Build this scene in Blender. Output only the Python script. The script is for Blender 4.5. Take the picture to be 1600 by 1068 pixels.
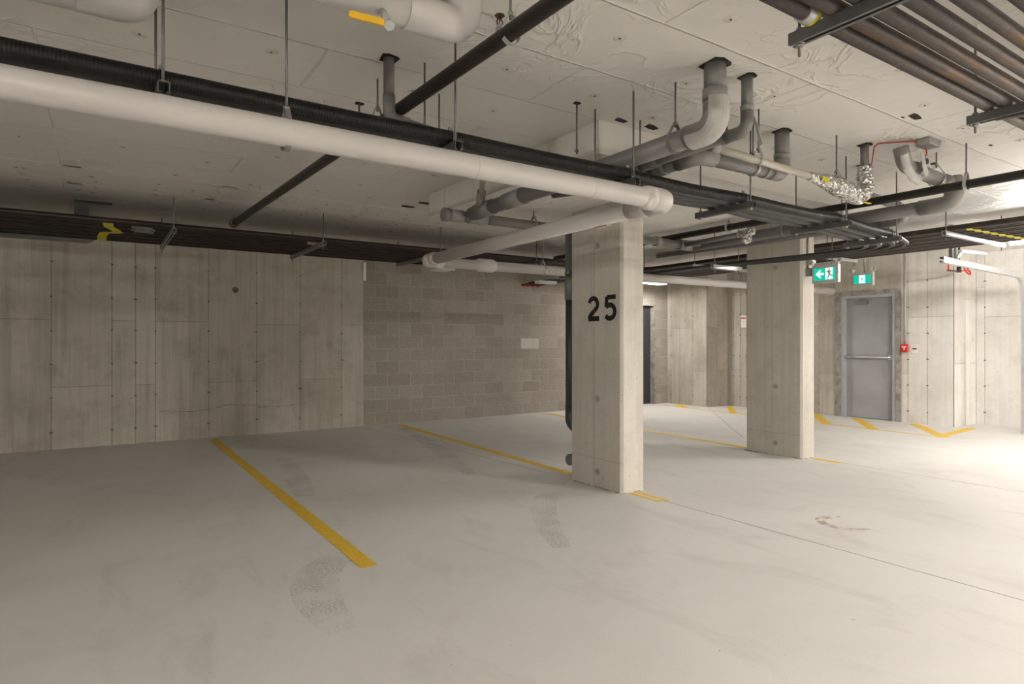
import bpy, math, random
from mathutils import Vector, Matrix
random.seed(7)
scene = bpy.context.scene
C = scene.collection
for o in list(bpy.data.objects):
    bpy.data.objects.remove(o)

# ------------------------------------------------------------------ camera
cd = bpy.data.cameras.new('camera'); cam = bpy.data.objects.new('camera', cd); C.objects.link(cam)
cd.sensor_width = 36; cd.lens = 36 * 980 / 1600; cd.clip_start = 0.05; cd.clip_end = 100
cd.shift_y = 2 / 1600
cam.location = (0, 0, 1.30); cam.rotation_euler = (math.radians(90), 0, math.radians(-33.6))
scene.camera = cam

# ------------------------------------------------------------------ world, light strength, exposure
w = bpy.data.worlds.new('world'); scene.world = w; w.use_nodes = True
w.node_tree.nodes['Background'].inputs[0].default_value = (1, 0.93, 0.84, 1)
w.node_tree.nodes['Background'].inputs[1].default_value = 0.02
vs = scene.view_settings
vs.view_transform = 'Standard'; vs.look = 'None'; vs.gamma = 1; vs.use_curve_mapping = False
vs.exposure = 0.04
LAMP = (1.0, 0.952, 0.905)
# strip lights of the garage plus two added fill lamps: (x, y, z, length, axis, watts)
STRIPS = [
    (8.90, 2.30, 2.47, 1.20, 'y', 235, 'bright strip light hanging at the end of the rust-brown pipe rack on the right'),
    (8.95, 8.75, 2.50, 1.00, 'x', 165, 'bright strip light glowing just behind the right edge of pillar 25'),
    (1.90, -3.50, 2.45, 1.20, 'y', 120, 'strip light behind the camera, between the pillars'),
    (-6.60, -4.80, 2.45, 1.20, 'y', 640, 'strip light in the far corner behind the camera on the left'),
    (7.60, -3.50, 2.45, 1.20, 'y', 2000, 'strip light behind the camera on the right'),
    (4.30, -2.90, 2.45, 1.20, 'x', 380, 'added fill strip light, unseen, behind the camera to the right'),  # unseen fill lamp, added to brighten the near part of the garage
    (-7.20, 1.50, 2.40, 1.20, 'y', 200, 'added fill strip light, unseen, far to the left of the camera'),  # unseen fill lamp, added to brighten the left-facing pillar sides
]

# ------------------------------------------------------------------ helpers
H1, H2 = 2.76, 2.54                       # ceiling, underside of the drop panel
DROP = (2.74, 5.66, 3.10, 5.60)
def ceil_z(x, y):
    return H2 if DROP[0] < x < DROP[1] and DROP[2] < y < DROP[3] else H1

class MB:
    def __init__(s): s.v = []; s.f = []; s.sm = []; s.mi = []; s.tone = []
    def add(s, vs_, fs, smooth=False, mi=0, tone=0.5):
        b = len(s.v); s.v += [tuple(v) for v in vs_]
        for i, f in enumerate(fs):
            s.f.append([b + k for k in f]); s.sm.append(smooth if isinstance(smooth, bool) else smooth[i]); s.mi.append(mi); s.tone.append(tone)
        return s
    def box(s, x0, x1, y0, y1, z0, z1, mi=0, tone=0.5):
        v = [(x, y, z) for z in (z0, z1) for y in (y0, y1) for x in (x0, x1)]
        return s.add(v, [(0, 2, 3, 1), (4, 5, 7, 6), (0, 1, 5, 4), (2, 6, 7, 3), (0, 4, 6, 2), (1, 3, 7, 5)], False, mi, tone)
    def cbox(s, c, sx, sy, sz, rot=None, mi=0, bev=0.0):
        if bev > 0:
            pr = [(-sx/2+bev, -sy/2), (sx/2-bev, -sy/2), (sx/2, -sy/2+bev), (sx/2, sy/2-bev), (sx/2-bev, sy/2), (-sx/2+bev, sy/2), (-sx/2, sy/2-bev), (-sx/2, -sy/2+bev)]
            v = []
            for z, k in ((-sz/2, 1-2*bev/max(sx, sy)), (-sz/2+bev, 1), (sz/2-bev, 1), (sz/2, 1-2*bev/max(sx, sy))):
                v += [(x*k, y*k, z) for x, y in pr]
            f = [tuple(range(7, -1, -1)), tuple(range(24, 32))]
            for r in range(3):
                for i in range(8):
                    j = (i+1) % 8; f.append((r*8+i, r*8+j, r*8+8+j, r*8+8+i))
        else:
            v = [(x, y, z) for z in (-sz/2, sz/2) for y in (-sy/2, sy/2) for x in (-sx/2, sx/2)]
            f = [(0, 2, 3, 1), (4, 5, 7, 6), (0, 1, 5, 4), (2, 6, 7, 3), (0, 4, 6, 2), (1, 3, 7, 5)]
        R = rot or Matrix.Identity(3)
        return s.add([Vector(c) + R @ Vector(p) for p in v], f, False, mi)
    def prism(s, poly, to3, t0, t1, mi=0):
        """poly: 2D outline; to3(a,b,t) -> 3D."""
        n = len(poly)
        v = [to3(a, b, t0) for a, b in poly] + [to3(a, b, t1) for a, b in poly]
        f = [tuple(range(n)), tuple(range(2*n-1, n-1, -1))] + [(i, i+n, (i+1) % n + n, (i+1) % n) for i in range(n)]
        return s.add(v, f, False, mi)
    def tube(s, pts, r, n=16, closed=False, caps=True, mi=0, radii=None, tone=0.5):
        pts = [Vector(p) for p in pts]; m = len(pts)
        tang = []
        for i in range(m):
            if closed: t = pts[(i+1) % m] - pts[i-1]
            else: t = pts[min(i+1, m-1)] - pts[max(i-1, 0)]
            tang.append(t.normalized())
        up = Vector((0, 0, 1)) if abs(tang[0].z) < 0.9 else Vector((1, 0, 0))
        nrm = (up - tang[0] * up.dot(tang[0])).normalized()
        v = []
        for i in range(m):
            nrm = (nrm - tang[i] * nrm.dot(tang[i])).normalized()
            b = tang[i].cross(nrm)
            rr = radii[i] if radii else r
            for k in range(n):
                a = 2*math.pi*k/n
                v.append(pts[i] + (nrm*math.cos(a) + b*math.sin(a)) * rr)
        f = []; sm = []
        for i in range(m if closed else m-1):
            j = (i+1) % m
            for k in range(n):
                l = (k+1) % n
                f.append((i*n+k, i*n+l, j*n+l, j*n+k)); sm.append(True)
        if caps and not closed:
            f.append(tuple(range(n-1, -1, -1))); sm.append(False)
            f.append(tuple((m-1)*n + k for k in range(n))); sm.append(False)
        return s.add(v, f, sm, mi, tone)
    def ball(s, c, r, nu=14, nv=9, scale=(1, 1, 1), mi=0):
        v = [(c[0], c[1], c[2]-r*scale[2])]
        for i in range(1, nv):
            p = -math.pi/2 + math.pi*i/nv
            for k in range(nu):
                a = 2*math.pi*k/nu
                v.append((c[0]+r*scale[0]*math.cos(p)*math.cos(a), c[1]+r*scale[1]*math.cos(p)*math.sin(a), c[2]+r*scale[2]*math.sin(p)))
        v.append((c[0], c[1], c[2]+r*scale[2])); L = len(v)-1; f = []
        for k in range(nu):
            f.append((0, 1+(k+1) % nu, 1+k)); f.append((L, L-nu+k, L-nu+(k+1) % nu))
        for i in range(nv-2):
            for k in range(nu):
                a = 1+i*nu; l = (k+1) % nu
                f.append((a+k, a+l, a+nu+l, a+nu+k))
        return s.add(v, f, True, mi)
    def build(s, name, mats, parent=None, origin=None):
        if not isinstance(mats, (list, tuple)): mats = [mats]
        if parent is not None: origin = world_loc(parent)
        if origin is None:
            xs, ys, zs = zip(*s.v); origin = ((min(xs)+max(xs))/2, (min(ys)+max(ys))/2, min(zs))
        O = Vector(origin)
        me = bpy.data.meshes.new(name)
        me.from_pydata([Vector(p) - O for p in s.v], [], s.f)
        for m in mats: me.materials.append(m)
        me.polygons.foreach_set('use_smooth', s.sm)
        me.polygons.foreach_set('material_index', s.mi)
        at = me.attributes.new('tone', 'FLOAT', 'FACE'); at.data.foreach_set('value', s.tone)
        me.validate(); me.update()
        o = bpy.data.objects.new(name, me); C.objects.link(o)
        if parent is not None: o.parent = parent
        else: o.location = O
        return o

def world_loc(o):
    v = Vector((0, 0, 0))
    while o: v = v + o.location; o = o.parent
    return v
def tag(o, label=None, cat=None, group=None, kind=None):
    if label: o['label'] = label
    if cat: o['category'] = cat
    if group: o['group'] = group
    if kind: o['kind'] = kind
    return o
def root(name, loc, label, cat, group=None):
    o = bpy.data.objects.new(name, None); C.objects.link(o); o.location = loc; o.empty_display_size = 0.1
    return tag(o, label, cat, group)
def struct(name, mb, mats, label=None, parent=None):
    o = mb.build(name, mats, parent); o['kind'] = 'structure'
    if label: o['label'] = label
    return o
def fillet(pts, r, n=7):
    pts = [Vector(p) for p in pts]; out = [pts[0]]
    for i in range(1, len(pts)-1):
        a, b, c = pts[i-1], pts[i], pts[i+1]
        u, w_ = (a-b), (c-b); lu, lw = u.length, w_.length; u.normalize(); w_.normalize()
        ang = u.angle(w_)
        if ang > 3.1: out.append(b); continue
        d = min(r / math.tan(ang/2), lu*0.49, lw*0.49); rr = d * math.tan(ang/2)
        bis = (u+w_).normalized(); cen = b + bis * (rr / math.sin(ang/2))
        p0 = b + u*d - cen; p1 = b + w_*d - cen; tot = p0.angle(p1); ax = p0.cross(p1).normalized()
        for k in range(n+1):
            out.append(cen + Matrix.Rotation(tot*k/n, 3, ax) @ p0)
    out.append(pts[-1]); return out
def torus_pts(c, u, v, r, n=20, a0=0, a1=2*math.pi):
    c, u, v = Vector(c), Vector(u), Vector(v)
    full = abs(a1-a0-2*math.pi) < 1e-6
    return [c + u*r*math.cos(a0+(a1-a0)*k/(n if full else n-1)) + v*r*math.sin(a0+(a1-a0)*k/(n if full else n-1)) for k in range(n)]
ORD = ['first', 'second', 'third', 'fourth', 'fifth', 'sixth', 'seventh', 'eighth', 'ninth', 'tenth', 'eleventh', 'twelfth', 'thirteenth', 'fourteenth', 'fifteenth', 'sixteenth', 'seventeenth', 'eighteenth', 'nineteenth', 'twentieth']

# ------------------------------------------------------------------ materials
class NT:
    def __init__(s, name):
        s.m = bpy.data.materials.new(name); s.m.use_nodes = True; s.t = s.m.node_tree; s.N = s.t.nodes; s.L = s.t.links
        s.b = s.N['Principled BSDF']; s.pos = s.N.new('ShaderNodeNewGeometry').outputs['Position']
    def link(s, a, b): s.L.new(a, b)
    def put(s, sock, v):
        if hasattr(v, 'is_output') or hasattr(v, 'links'): s.L.new(v, sock)
        else: sock.default_value = v
    def mapping(s, scale=(1, 1, 1), loc=(0, 0, 0), rot=(0, 0, 0)):
        n = s.N.new('ShaderNodeMapping'); n.inputs['Scale'].default_value = scale; n.inputs['Location'].default_value = loc; n.inputs['Rotation'].default_value = rot
        s.link(s.pos, n.inputs['Vector']); return n.outputs[0]
    def noise(s, scale, detail=4, vec=None, rough=0.55, dist=0):
        n = s.N.new('ShaderNodeTexNoise'); n.inputs['Scale'].default_value = scale; n.inputs['Detail'].default_value = detail
        n.inputs['Roughness'].default_value = rough; n.inputs['Distortion'].default_value = dist
        s.link(vec if vec else s.pos, n.inputs['Vector']); return n.outputs['Fac']
    def ramp(s, fac, stops):
        n = s.N.new('ShaderNodeValToRGB'); e = n.color_ramp.elements
        while len(e) < len(stops): e.new(0.5)
        for i, (p, c) in enumerate(stops):
            e[i].position = p; e[i].color = (c[0], c[1], c[2], 1) if isinstance(c, tuple) else (c, c, c, 1)
        s.link(fac, n.inputs[0]); return n.outputs[0]
    def math(s, op, a, b=0.0, c=0.0):
        n = s.N.new('ShaderNodeMath'); n.operation = op
        s.put(n.inputs[0], a); s.put(n.inputs[1], b); s.put(n.inputs[2], c); return n.outputs[0]
    def mix(s, fac, a, b, mode='MIX'):
        n = s.N.new('ShaderNodeMix'); n.data_type = 'RGBA'; n.blend_type = mode
        s.put(n.inputs[0], fac)
        for k, v in ((6, a), (7, b)):
            if isinstance(v, tuple): v = (*v[:3], 1)
            s.put(n.inputs[k], v)
        return n.outputs[2]
    def attr(s, name):
        n = s.N.new('ShaderNodeAttribute'); n.attribute_name = name; return n.outputs['Fac']
    def bump(s, h, strength=0.3, dist=0.01, normal=None):
        n = s.N.new('ShaderNodeBump'); n.inputs['Strength'].default_value = strength; n.inputs['Distance'].default_value = dist
        s.link(h, n.inputs['Height'])
        if normal: s.link(normal, n.inputs['Normal'])
        s.link(n.outputs[0], s.b.inputs['Normal']); return n.outputs[0]
    def base(s, v): s.put(s.b.inputs['Base Color'], (*v, 1) if isinstance(v, tuple) else v)
    def rough(s, v): s.put(s.b.inputs['Roughness'], v)
    def metal(s, v): s.b.inputs['Metallic'].default_value = v
    def sep(s):
        n = s.N.new('ShaderNodeSeparateXYZ'); s.link(s.pos, n.inputs[0]); return n.outputs

OPEN = (0, 3, 6)     # bare strips; the others get added lips that cut sideways light
def simple(name, col, rough=0.5, metal=0.0, var=0.12, scale=9, bump=0.0, bscale=60, spec=None):
    t = NT(name); f = t.noise(scale, 4)
    lo = tuple(c*(1-var) for c in col); hi = tuple(min(1, c*(1+var)) for c in col)
    t.base(t.ramp(f, [(0.3, lo), (0.7, hi)])); t.rough(rough); t.metal(metal)
    if spec is not None: t.b.inputs['Specular IOR Level'].default_value = spec
    if bump: t.bump(t.noise(bscale, 3), bump, 0.004)
    return t.m
def emit(name, col, strength):
    t = NT(name); t.base(col); t.b.inputs['Emission Color'].default_value = (*col, 1); t.b.inputs['Emission Strength'].default_value = strength
    return t.m

def concrete_wall(name, a, b, c, streak=1.0):
    """board-formed wall: a light, b mid, c dark patch colours."""
    t = NT(name)
    big = t.noise(0.9, 5, rough=0.6, dist=0.4)
    col = t.ramp(big, [(0.3, b), (0.55, a), (0.75, a)])
    st = t.noise(1, 4, t.mapping((9, 9, 0.45)), rough=0.65)
    col = t.mix(t.math('MULTIPLY', t.ramp(st, [(0.48, 0.0), (0.66, 1.0)]), 0.45*streak), col, c)
    st2 = t.noise(1, 3, t.mapping((26, 26, 0.7)), rough=0.6)
    col = t.mix(t.math('MULTIPLY', t.ramp(st2, [(0.5, 0.0), (0.62, 1.0)]), 0.25*streak), col, tuple(x*0.85 for x in b))
    pit = t.noise(38, 2)
    col = t.mix(t.math('MULTIPLY', t.ramp(pit, [(0.69, 0.0), (0.74, 1.0)]), 0.6), col, tuple(x*0.45 for x in c))
    patch = t.noise(3.2, 6, rough=0.7)
    col = t.mix(t.math('MULTIPLY', t.ramp(patch, [(0.48, 0.0), (0.68, 1.0)]), 0.45), col, c)
    tone = t.attr('tone')
    col = t.mix(1.0, col, t.ramp(tone, [(0.0, (0.72, 0.70, 0.66)), (0.5, (1, 1, 1)), (1.0, (1.12, 1.12, 1.14))]), 'MULTIPLY')
    t.base(col); t.rough(0.85)
    t.bump(t.math('ADD', t.noise(24, 6), t.math('MULTIPLY', st2, 0.6)), 0.25, 0.006)
    return t.m
M = {}
M['wall'] = concrete_wall('formed_concrete', (0.475, 0.445, 0.385), (0.39, 0.36, 0.305), (0.265, 0.235, 0.185))
M['wall_pale'] = concrete_wall('pale_formed_concrete', (0.70, 0.68, 0.645), (0.63, 0.605, 0.56), (0.48, 0.445, 0.39), 0.55)
M['column'] = concrete_wall('pillar_concrete', (0.575, 0.542, 0.485), (0.50, 0.47, 0.415), (0.38, 0.345, 0.29), 0.7)
M['seam'] = simple('dark_seam_concrete', (0.15, 0.125, 0.09), 0.95, var=0.3)
M['seam_light'] = simple('form_seam_fin', (0.33, 0.30, 0.255), 0.9, var=0.3)

def floor_mat():
    t = NT('floor_concrete')
    a = t.noise(0.55, 6, rough=0.6, dist=0.6)
    col = t.ramp(a, [(0.3, (0.61, 0.595, 0.562)), (0.5, (0.655, 0.64, 0.607)), (0.72, (0.70, 0.685, 0.65))])
    sm = t.noise(2.3, 6, t.mapping((1, 0.45, 1), rot=(0, 0, 0.5)), rough=0.65, dist=1.2)
    col = t.mix(t.math('MULTIPLY', t.ramp(sm, [(0.52, 0.0), (0.72, 1.0)]), 0.5), col, (0.50, 0.478, 0.44))
    sp = t.noise(110, 2)
    col = t.mix(t.math('MULTIPLY', t.ramp(sp, [(0.66, 0.0), (0.72, 1.0)]), 0.45), col, (0.30, 0.265, 0.22))
    sp2 = t.noise(17, 2)
    col = t.mix(t.math('MULTIPLY', t.ramp(sp2, [(0.775, 0.0), (0.79, 1.0)]), 0.7), col, (0.16, 0.14, 0.12))
    t.base(col)
    t.rough(t.ramp(t.noise(1.7, 5), [(0.3, 0.60), (0.7, 0.75)]))
    t.b.inputs['Specular IOR Level'].default_value = 0.3
    t.bump(t.noise(70, 4), 0.12, 0.003)
    return t.m
M['floor'] = floor_mat()
M['joint'] = simple('floor_joint_groove', (0.20, 0.18, 0.15), 0.9, var=0.3)

def block_mat():
    t = NT('concrete_block')
    n = t.N.new('ShaderNodeTexBrick')
    mp = t.N.new('ShaderNodeMapping'); mp.vector_type = 'POINT'
    mp.inputs['Rotation'].default_value = (math.radians(-90), 0, 0); mp.inputs['Location'].default_value = (-3.51, 0, 0)
    t.link(t.pos, mp.inputs[0]); t.link(mp.outputs[0], n.inputs['Vector'])
    n.offset = 0.5; n.squash = 1
    i = n.inputs
    i['Scale'].default_value = 1; i['Brick Width'].default_value = 0.405; i['Row Height'].default_value = 0.203
    i['Mortar Size'].default_value = 0.006; i['Mortar Smooth'].default_value = 0.35; i['Bias'].default_value = -0.1
    i['Color1'].default_value = (0.255, 0.228, 0.192, 1); i['Color2'].default_value = (0.36, 0.328, 0.285, 1); i['Mortar'].default_value = (0.43, 0.40, 0.35, 1)
    c = t.mix(0.35, n.outputs['Color'], t.ramp(t.noise(30, 5), [(0.3, (0.24, 0.215, 0.18)), (0.7, (0.40, 0.365, 0.32))]))
    t.base(c); t.rough(0.95)
    h = t.math('ADD', t.math('MULTIPLY', n.outputs['Fac'], -1.0), t.math('MULTIPLY', t.noise(90, 3), 0.35))
    t.bump(h, 0.5, 0.006)
    return t.m
M['block'] = block_mat()

def ceiling_mat():
    t = NT('painted_ceiling_board')
    def seams(rot, loc):
        n = t.N.new('ShaderNodeTexBrick'); mp = t.N.new('ShaderNodeMapping')
        mp.inputs['Location'].default_value = loc; mp.inputs['Rotation'].default_value = rot
        wob = t.N.new('ShaderNodeVectorMath'); wob.operation = 'ADD'
        sc = t.N.new('ShaderNodeTexNoise'); sc.inputs['Scale'].default_value = 0.9; t.link(t.pos, sc.inputs['Vector'])
        s2 = t.N.new('ShaderNodeVectorMath'); s2.operation = 'SCALE'; s2.inputs['Scale'].default_value = 0.05
        t.link(sc.outputs['Color'], s2.inputs[0]); t.link(t.pos, wob.inputs[0]); t.link(s2.outputs[0], wob.inputs[1])
        t.link(wob.outputs[0], mp.inputs[0]); t.link(mp.outputs[0], n.inputs['Vector'])
        i = n.inputs; i['Scale'].default_value = 1; i['Brick Width'].default_value = 2.4; i['Row Height'].default_value = 0.545
        i['Mortar Size'].default_value = 0.011; i['Mortar Smooth'].default_value = 1.0
        n.offset = 0.5
        return n.outputs['Fac']
    f = seams((0, 0, 0), (-2.19, -2.03 + 0.545*4, 0))
    big = t.noise(0.7, 4)
    col = t.ramp(big, [(0.3, (0.70, 0.672, 0.625)), (0.7, (0.765, 0.737, 0.69))])
    col = t.mix(t.math('MULTIPLY', f, 0.38), col, (0.78, 0.75, 0.70))
    stn = t.noise(5, 6, rough=0.7)
    col = t.mix(t.math('MULTIPLY', t.ramp(stn, [(0.55, 0.0), (0.75, 1.0)]), 0.2), col, (0.48, 0.44, 0.37))
    t.base(col); t.rough(0.5); t.b.inputs['Specular IOR Level'].default_value = 0.4
    # wrinkles of the foil facing: ridged noise, only in some patches
    r1 = t.noise(2.6, 3, dist=1.6)
    ridge = t.math('POWER', t.math('SUBTRACT', 1.0, t.math('MULTIPLY', t.math('ABSOLUTE', t.math('SUBTRACT', r1, 0.5)), 2.0)), 14.0)
    mask = t.ramp(t.noise(1.1, 2), [(0.45, 0.0), (0.65, 1.0)])
    wr = t.math('MULTIPLY', ridge, mask)
    h = t.math('ADD', t.math('MULTIPLY', wr, 1.0), t.math('ADD', t.math('MULTIPLY', f, 0.9), t.math('MULTIPLY', t.noise(7, 5), 0.5)))
    t.bump(h, 0.75, 0.012)
    return t.m
M['ceiling'] = ceiling_mat()
M['ceil_plate'] = simple('painted_fastener_plate', (0.64, 0.60, 0.545), 0.4, var=0.05)
M['tape'] = simple('pale_ceiling_tape', (0.80, 0.765, 0.70), 0.35, var=0.05)
M['hole'] = simple('dark_ceiling_cutout', (0.02, 0.016, 0.012), 0.95)
M['foam'] = simple('ragged_foam', (0.45, 0.38, 0.28), 0.9, bump=0.6)
M['white_pipe'] = simple('white_pipe_jacket', (0.57, 0.548, 0.52), 0.33, var=0.04, scale=3, bump=0.05, bscale=14)
M['white_tape'] = simple('crumpled_white_tape', (0.60, 0.57, 0.53), 0.45, var=0.2, scale=30, bump=0.9, bscale=45)
M['grey_pvc'] = simple('grey_plastic_pipe', (0.165, 0.160, 0.152), 0.38, var=0.06)
M['grey_pvc_light'] = simple('light_grey_plastic_fitting', (0.235, 0.228, 0.216), 0.38, var=0.06)
M['grey_dark'] = simple('dark_grey_plastic', (0.05, 0.05, 0.052), 0.45, var=0.1)
M['clear_pipe'] = simple('pale_thin_pipe', (0.44, 0.41, 0.36), 0.35, var=0.1)
M['shield'] = simple('pale_grey_shield', (0.42, 0.41, 0.39), 0.4, var=0.05)
M['black_pipe'] = simple('black_steel_pipe', (0.017, 0.0135, 0.011), 0.42, var=0.3, scale=14, spec=0.35)
def corr():
    t = NT('black_corrugated_conduit'); t.base((0.007, 0.007, 0.007)); t.rough(0.45); t.b.inputs['Specular IOR Level'].default_value = 0.3
    wv = t.N.new('ShaderNodeTexWave'); wv.wave_type = 'BANDS'; wv.bands_direction = 'X'; wv.inputs['Scale'].default_value = 26
    t.link(t.pos, wv.inputs['Vector']); t.bump(wv.outputs['Fac'], 0.5, 0.003); return t.m
M['conduit'] = corr()
M['cable'] = simple('smooth_grey_cable', (0.026, 0.0255, 0.025), 0.4, var=0.08, spec=0.4)
def rusty(name, base, rust, lo=0.5, rg=0.42):
    t = NT(name)
    n = t.noise(1, 5, t.mapping((2.2, 14, 14)), rough=0.7, dist=0.5)
    c = t.mix(t.math('MULTIPLY', t.ramp(n, [(lo, 0.0), (lo+0.16, 1.0)]), 0.8), base, rust)
    n2 = t.noise(40, 3); c = t.mix(t.math('MULTIPLY', t.ramp(n2, [(0.5, 0.0), (0.7, 1.0)]), 0.35), c, tuple(2*x for x in base))
    t.base(c); t.rough(rg); t.metal(0.35); t.bump(t.noise(60, 4), 0.2, 0.002); return t.m
M['steel'] = rusty('rust_streaked_steel', (0.085, 0.074, 0.068), (0.19, 0.10, 0.045), 0.54)
M['rack_pipe'] = rusty('dark_brown_rack_pipe', (0.022, 0.016, 0.0135), (0.06, 0.038, 0.026), 0.52)
M['galv'] = simple('galvanised_steel', (0.34, 0.34, 0.33), 0.4, 0.75, var=0.12, scale=20)
M['rod'] = simple('threaded_rod_steel', (0.17, 0.165, 0.155), 0.5, 0.6, var=0.15, scale=60)
M['galv_bright'] = simple('bright_galvanised_track', (0.55, 0.56, 0.56), 0.35, 0.6, var=0.06)
M['strut'] = simple('grey_strut_steel', (0.135, 0.135, 0.135), 0.45, 0.55, var=0.12, scale=20)
M['yellow'] = simple('yellow_paint', (0.76, 0.49, 0.045), 0.6, var=0.12, scale=25)
M['yellow_tape'] = simple('bright_yellow_tape', (0.65, 0.57, 0.02), 0.5, var=0.15)
M['yellow_handle'] = simple('yellow_valve_handle', (0.85, 0.50, 0.02), 0.4)
M['copper'] = simple('bronze_sprinkler', (0.13, 0.065, 0.04), 0.45, 0.5, var=0.2)
M['red'] = simple('red_paint', (0.60, 0.03, 0.02), 0.4)
M['red_wire'] = simple('red_cable', (0.45, 0.03, 0.02), 0.4)
M['door'] = simple('grey_blue_door_paint', (0.33, 0.33, 0.345), 0.42, var=0.10, scale=2.5)
M['frame'] = simple('grey_blue_frame_paint', (0.37, 0.375, 0.40), 0.4, var=0.08)
M['render'] = simple('rough_grey_mortar', (0.27, 0.25, 0.225), 0.95, var=0.35, scale=12, bump=0.8, bscale=30)
M['door_black'] = simple('charcoal_door', (0.028, 0.029, 0.03), 0.5)
M['white'] = simple('white_plastic', (0.78, 0.77, 0.74), 0.4, var=0.03)
M['sign_housing'] = simple('light_grey_sign_housing', (0.50, 0.49, 0.48), 0.4, var=0.03)
M['black'] = simple('black_plastic', (0.012, 0.012, 0.012), 0.4)
M['spray'] = simple('black_stencil_paint', (0.012, 0.011, 0.01), 0.7)
def foil():
    t = NT('crumpled_foil'); t.base(t.ramp(t.noise(30, 3), [(0.35, (0.45, 0.44, 0.42)), (0.65, (0.85, 0.84, 0.82))])); t.metal(0.85); t.rough(0.22)
    v = t.N.new('ShaderNodeTexVoronoi'); v.inputs['Scale'].default_value = 45; t.link(t.pos, v.inputs['Vector'])
    t.bump(t.math('ADD', v.outputs['Distance'], t.noise(25, 5)), 1.0, 0.02); return t.m
M['foil'] = foil()
M['lamp_on'] = emit('lit_lamp_tube', LAMP, 1.0)
M['exit_green'] = emit('lit_green_sign', (0.0, 0.50, 0.36), 0.7)
M['exit_white'] = emit('lit_white_sign', (0.85, 1.0, 0.95), 0.75)
M['green_fig'] = simple('green_figure_print', (0.0, 0.22, 0.15), 0.5)

# ------------------------------------------------------------------ room shell
XL, XR, YB, YF = -9.0, 11.85, -7.0, 9.50
m = MB(); m.box(XL-.2, 13.0, YB-.2, 10.2, -0.25, 0.0)
floor = struct('floor', m, M['floor'])
# ceiling with drop panel around pillar 25
m = MB()
m.box(XL-.2, 13.0, YB-.2, 10.2, H1, H1+0.3)
rnd = random.Random(3)
ceil = struct('ceiling', m, M['ceiling'])
m = MB(); m.box(DROP[0], DROP[1], DROP[2], DROP[3], H2, H1-0.0005)
dp = m.build('drop_panel', M['ceiling'], ceil)
pl = MB()
def plate(mb, x, y, z, r=0.034):
    pts = [(x+r*math.cos(a*math.pi/6), y+r*math.sin(a*math.pi/6)) for a in range(12)]
    v = [(a, b, z) for a, b in pts] + [(x+(a-x)*0.75, y+(b-y)*0.75, z-0.004) for a, b in pts] + [(x, y, z-0.002)]
    f = [(i, 12+i, 12+(i+1) % 12, (i+1) % 12) for i in range(12)] + [(12+i, 24, 12+(i+1) % 12) for i in range(12)]
    mb.add(v, f, True)
    mb.tube([(x, y, z-0.002), (x, y, z-0.0055)], 0.005, 6, mi=1)
for j in range(0, 13):
    for i in range(-2, 11):
        x = -0.1 + i*0.62 + (0.3 if j % 2 else 0) + rnd.uniform(-.09, .09); y = 1.75 + j*0.545 + rnd.uniform(-.12, .12)
        if DROP[0]-.1 < x < DROP[1]+.1 and DROP[2]-.1 < y < DROP[3]+.1: continue
        if rnd.random() < 0.25: continue
        plate(pl, x, y, H1-0.0002)
for j in range(5):
    for i in range(0, 13):
        y = 6.6 + j*0.23
        plate(pl, -1.5 + i*0.5 + rnd.uniform(-.05, .05), y + rnd.uniform(-.03, .03), H1-0.0002, 0.03)
o = pl.build('fastener_plate', [M['ceil_plate'], M['hole']], ceil); o['kind'] = 'stuff'
tp = MB()
def strip(x0, y0, x1, y1, w_, z=H1):
    d = Vector((x1-x0, y1-y0, 0)).normalized(); n = Vector((-d.y, d.x, 0))*w_/2
    a, b = Vector((x0, y0, z)), Vector((x1, y1, z)); t = Vector((0, 0, -0.0015))
    v = [a+n, b+n, b-n, a-n]; v += [p+t for p in v]
    tp.add(v, [(0, 1, 2, 3), (7, 6, 5, 4), (0, 4, 5, 1), (1, 5, 6, 2), (2, 6, 7, 3), (3, 7, 4, 0)])
strip(-1.6, 6.98, 6.5, 7.02, 0.035); strip(-1.6, 6.30, 3.3, 6.38, 0.03)
strip(-0.16, 6.05, -0.16, 7.0, 0.12); strip(1.05, 6.3, 0.95, 7.1, 0.12); strip(0.60, 6.95, 0.72, 6.95, 0.10); strip(2.3, 6.4, 2.5, 7.1, 0.09); strip(1.6, 6.9, 1.9, 6.95, 0.08)
strip(3.5, 6.1, 3.6, 6.9, 0.08); strip(5.9, 2.2, 5.9, 3.3, 0.03); strip(3.0, 3.45, 5.5, 3.5, 0.025, H2); strip(2.9, 4.9, 4.9, 4.95, 0.03, H2)
tp.build('seam_tape', M['tape'], ceil)
ho = MB()
def cut(x, y, a, b, rot=0.0, z=H1):
    d = Vector((math.cos(rot), math.sin(rot), 0)); n = Vector((-d.y, d.x, 0)); c = Vector((x, y, z-0.0012))
    pts = [c + d*a*sx + n*b*sy for sx, sy in ((-.5, -.4), (-.2, -.55), (.3, -.45), (.5, -.3), (.45, .4), (.1, .5), (-.35, .45))]
    v = pts + [p + Vector((0, 0, 0.001)) for p in pts]; k = len(pts)
    ho.add(v, [tuple(range(k-1, -1, -1)), tuple(range(k, 2*k))] + [(i, (i+1) % k, k+(i+1) % k, k+i) for i in range(k)])
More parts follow.
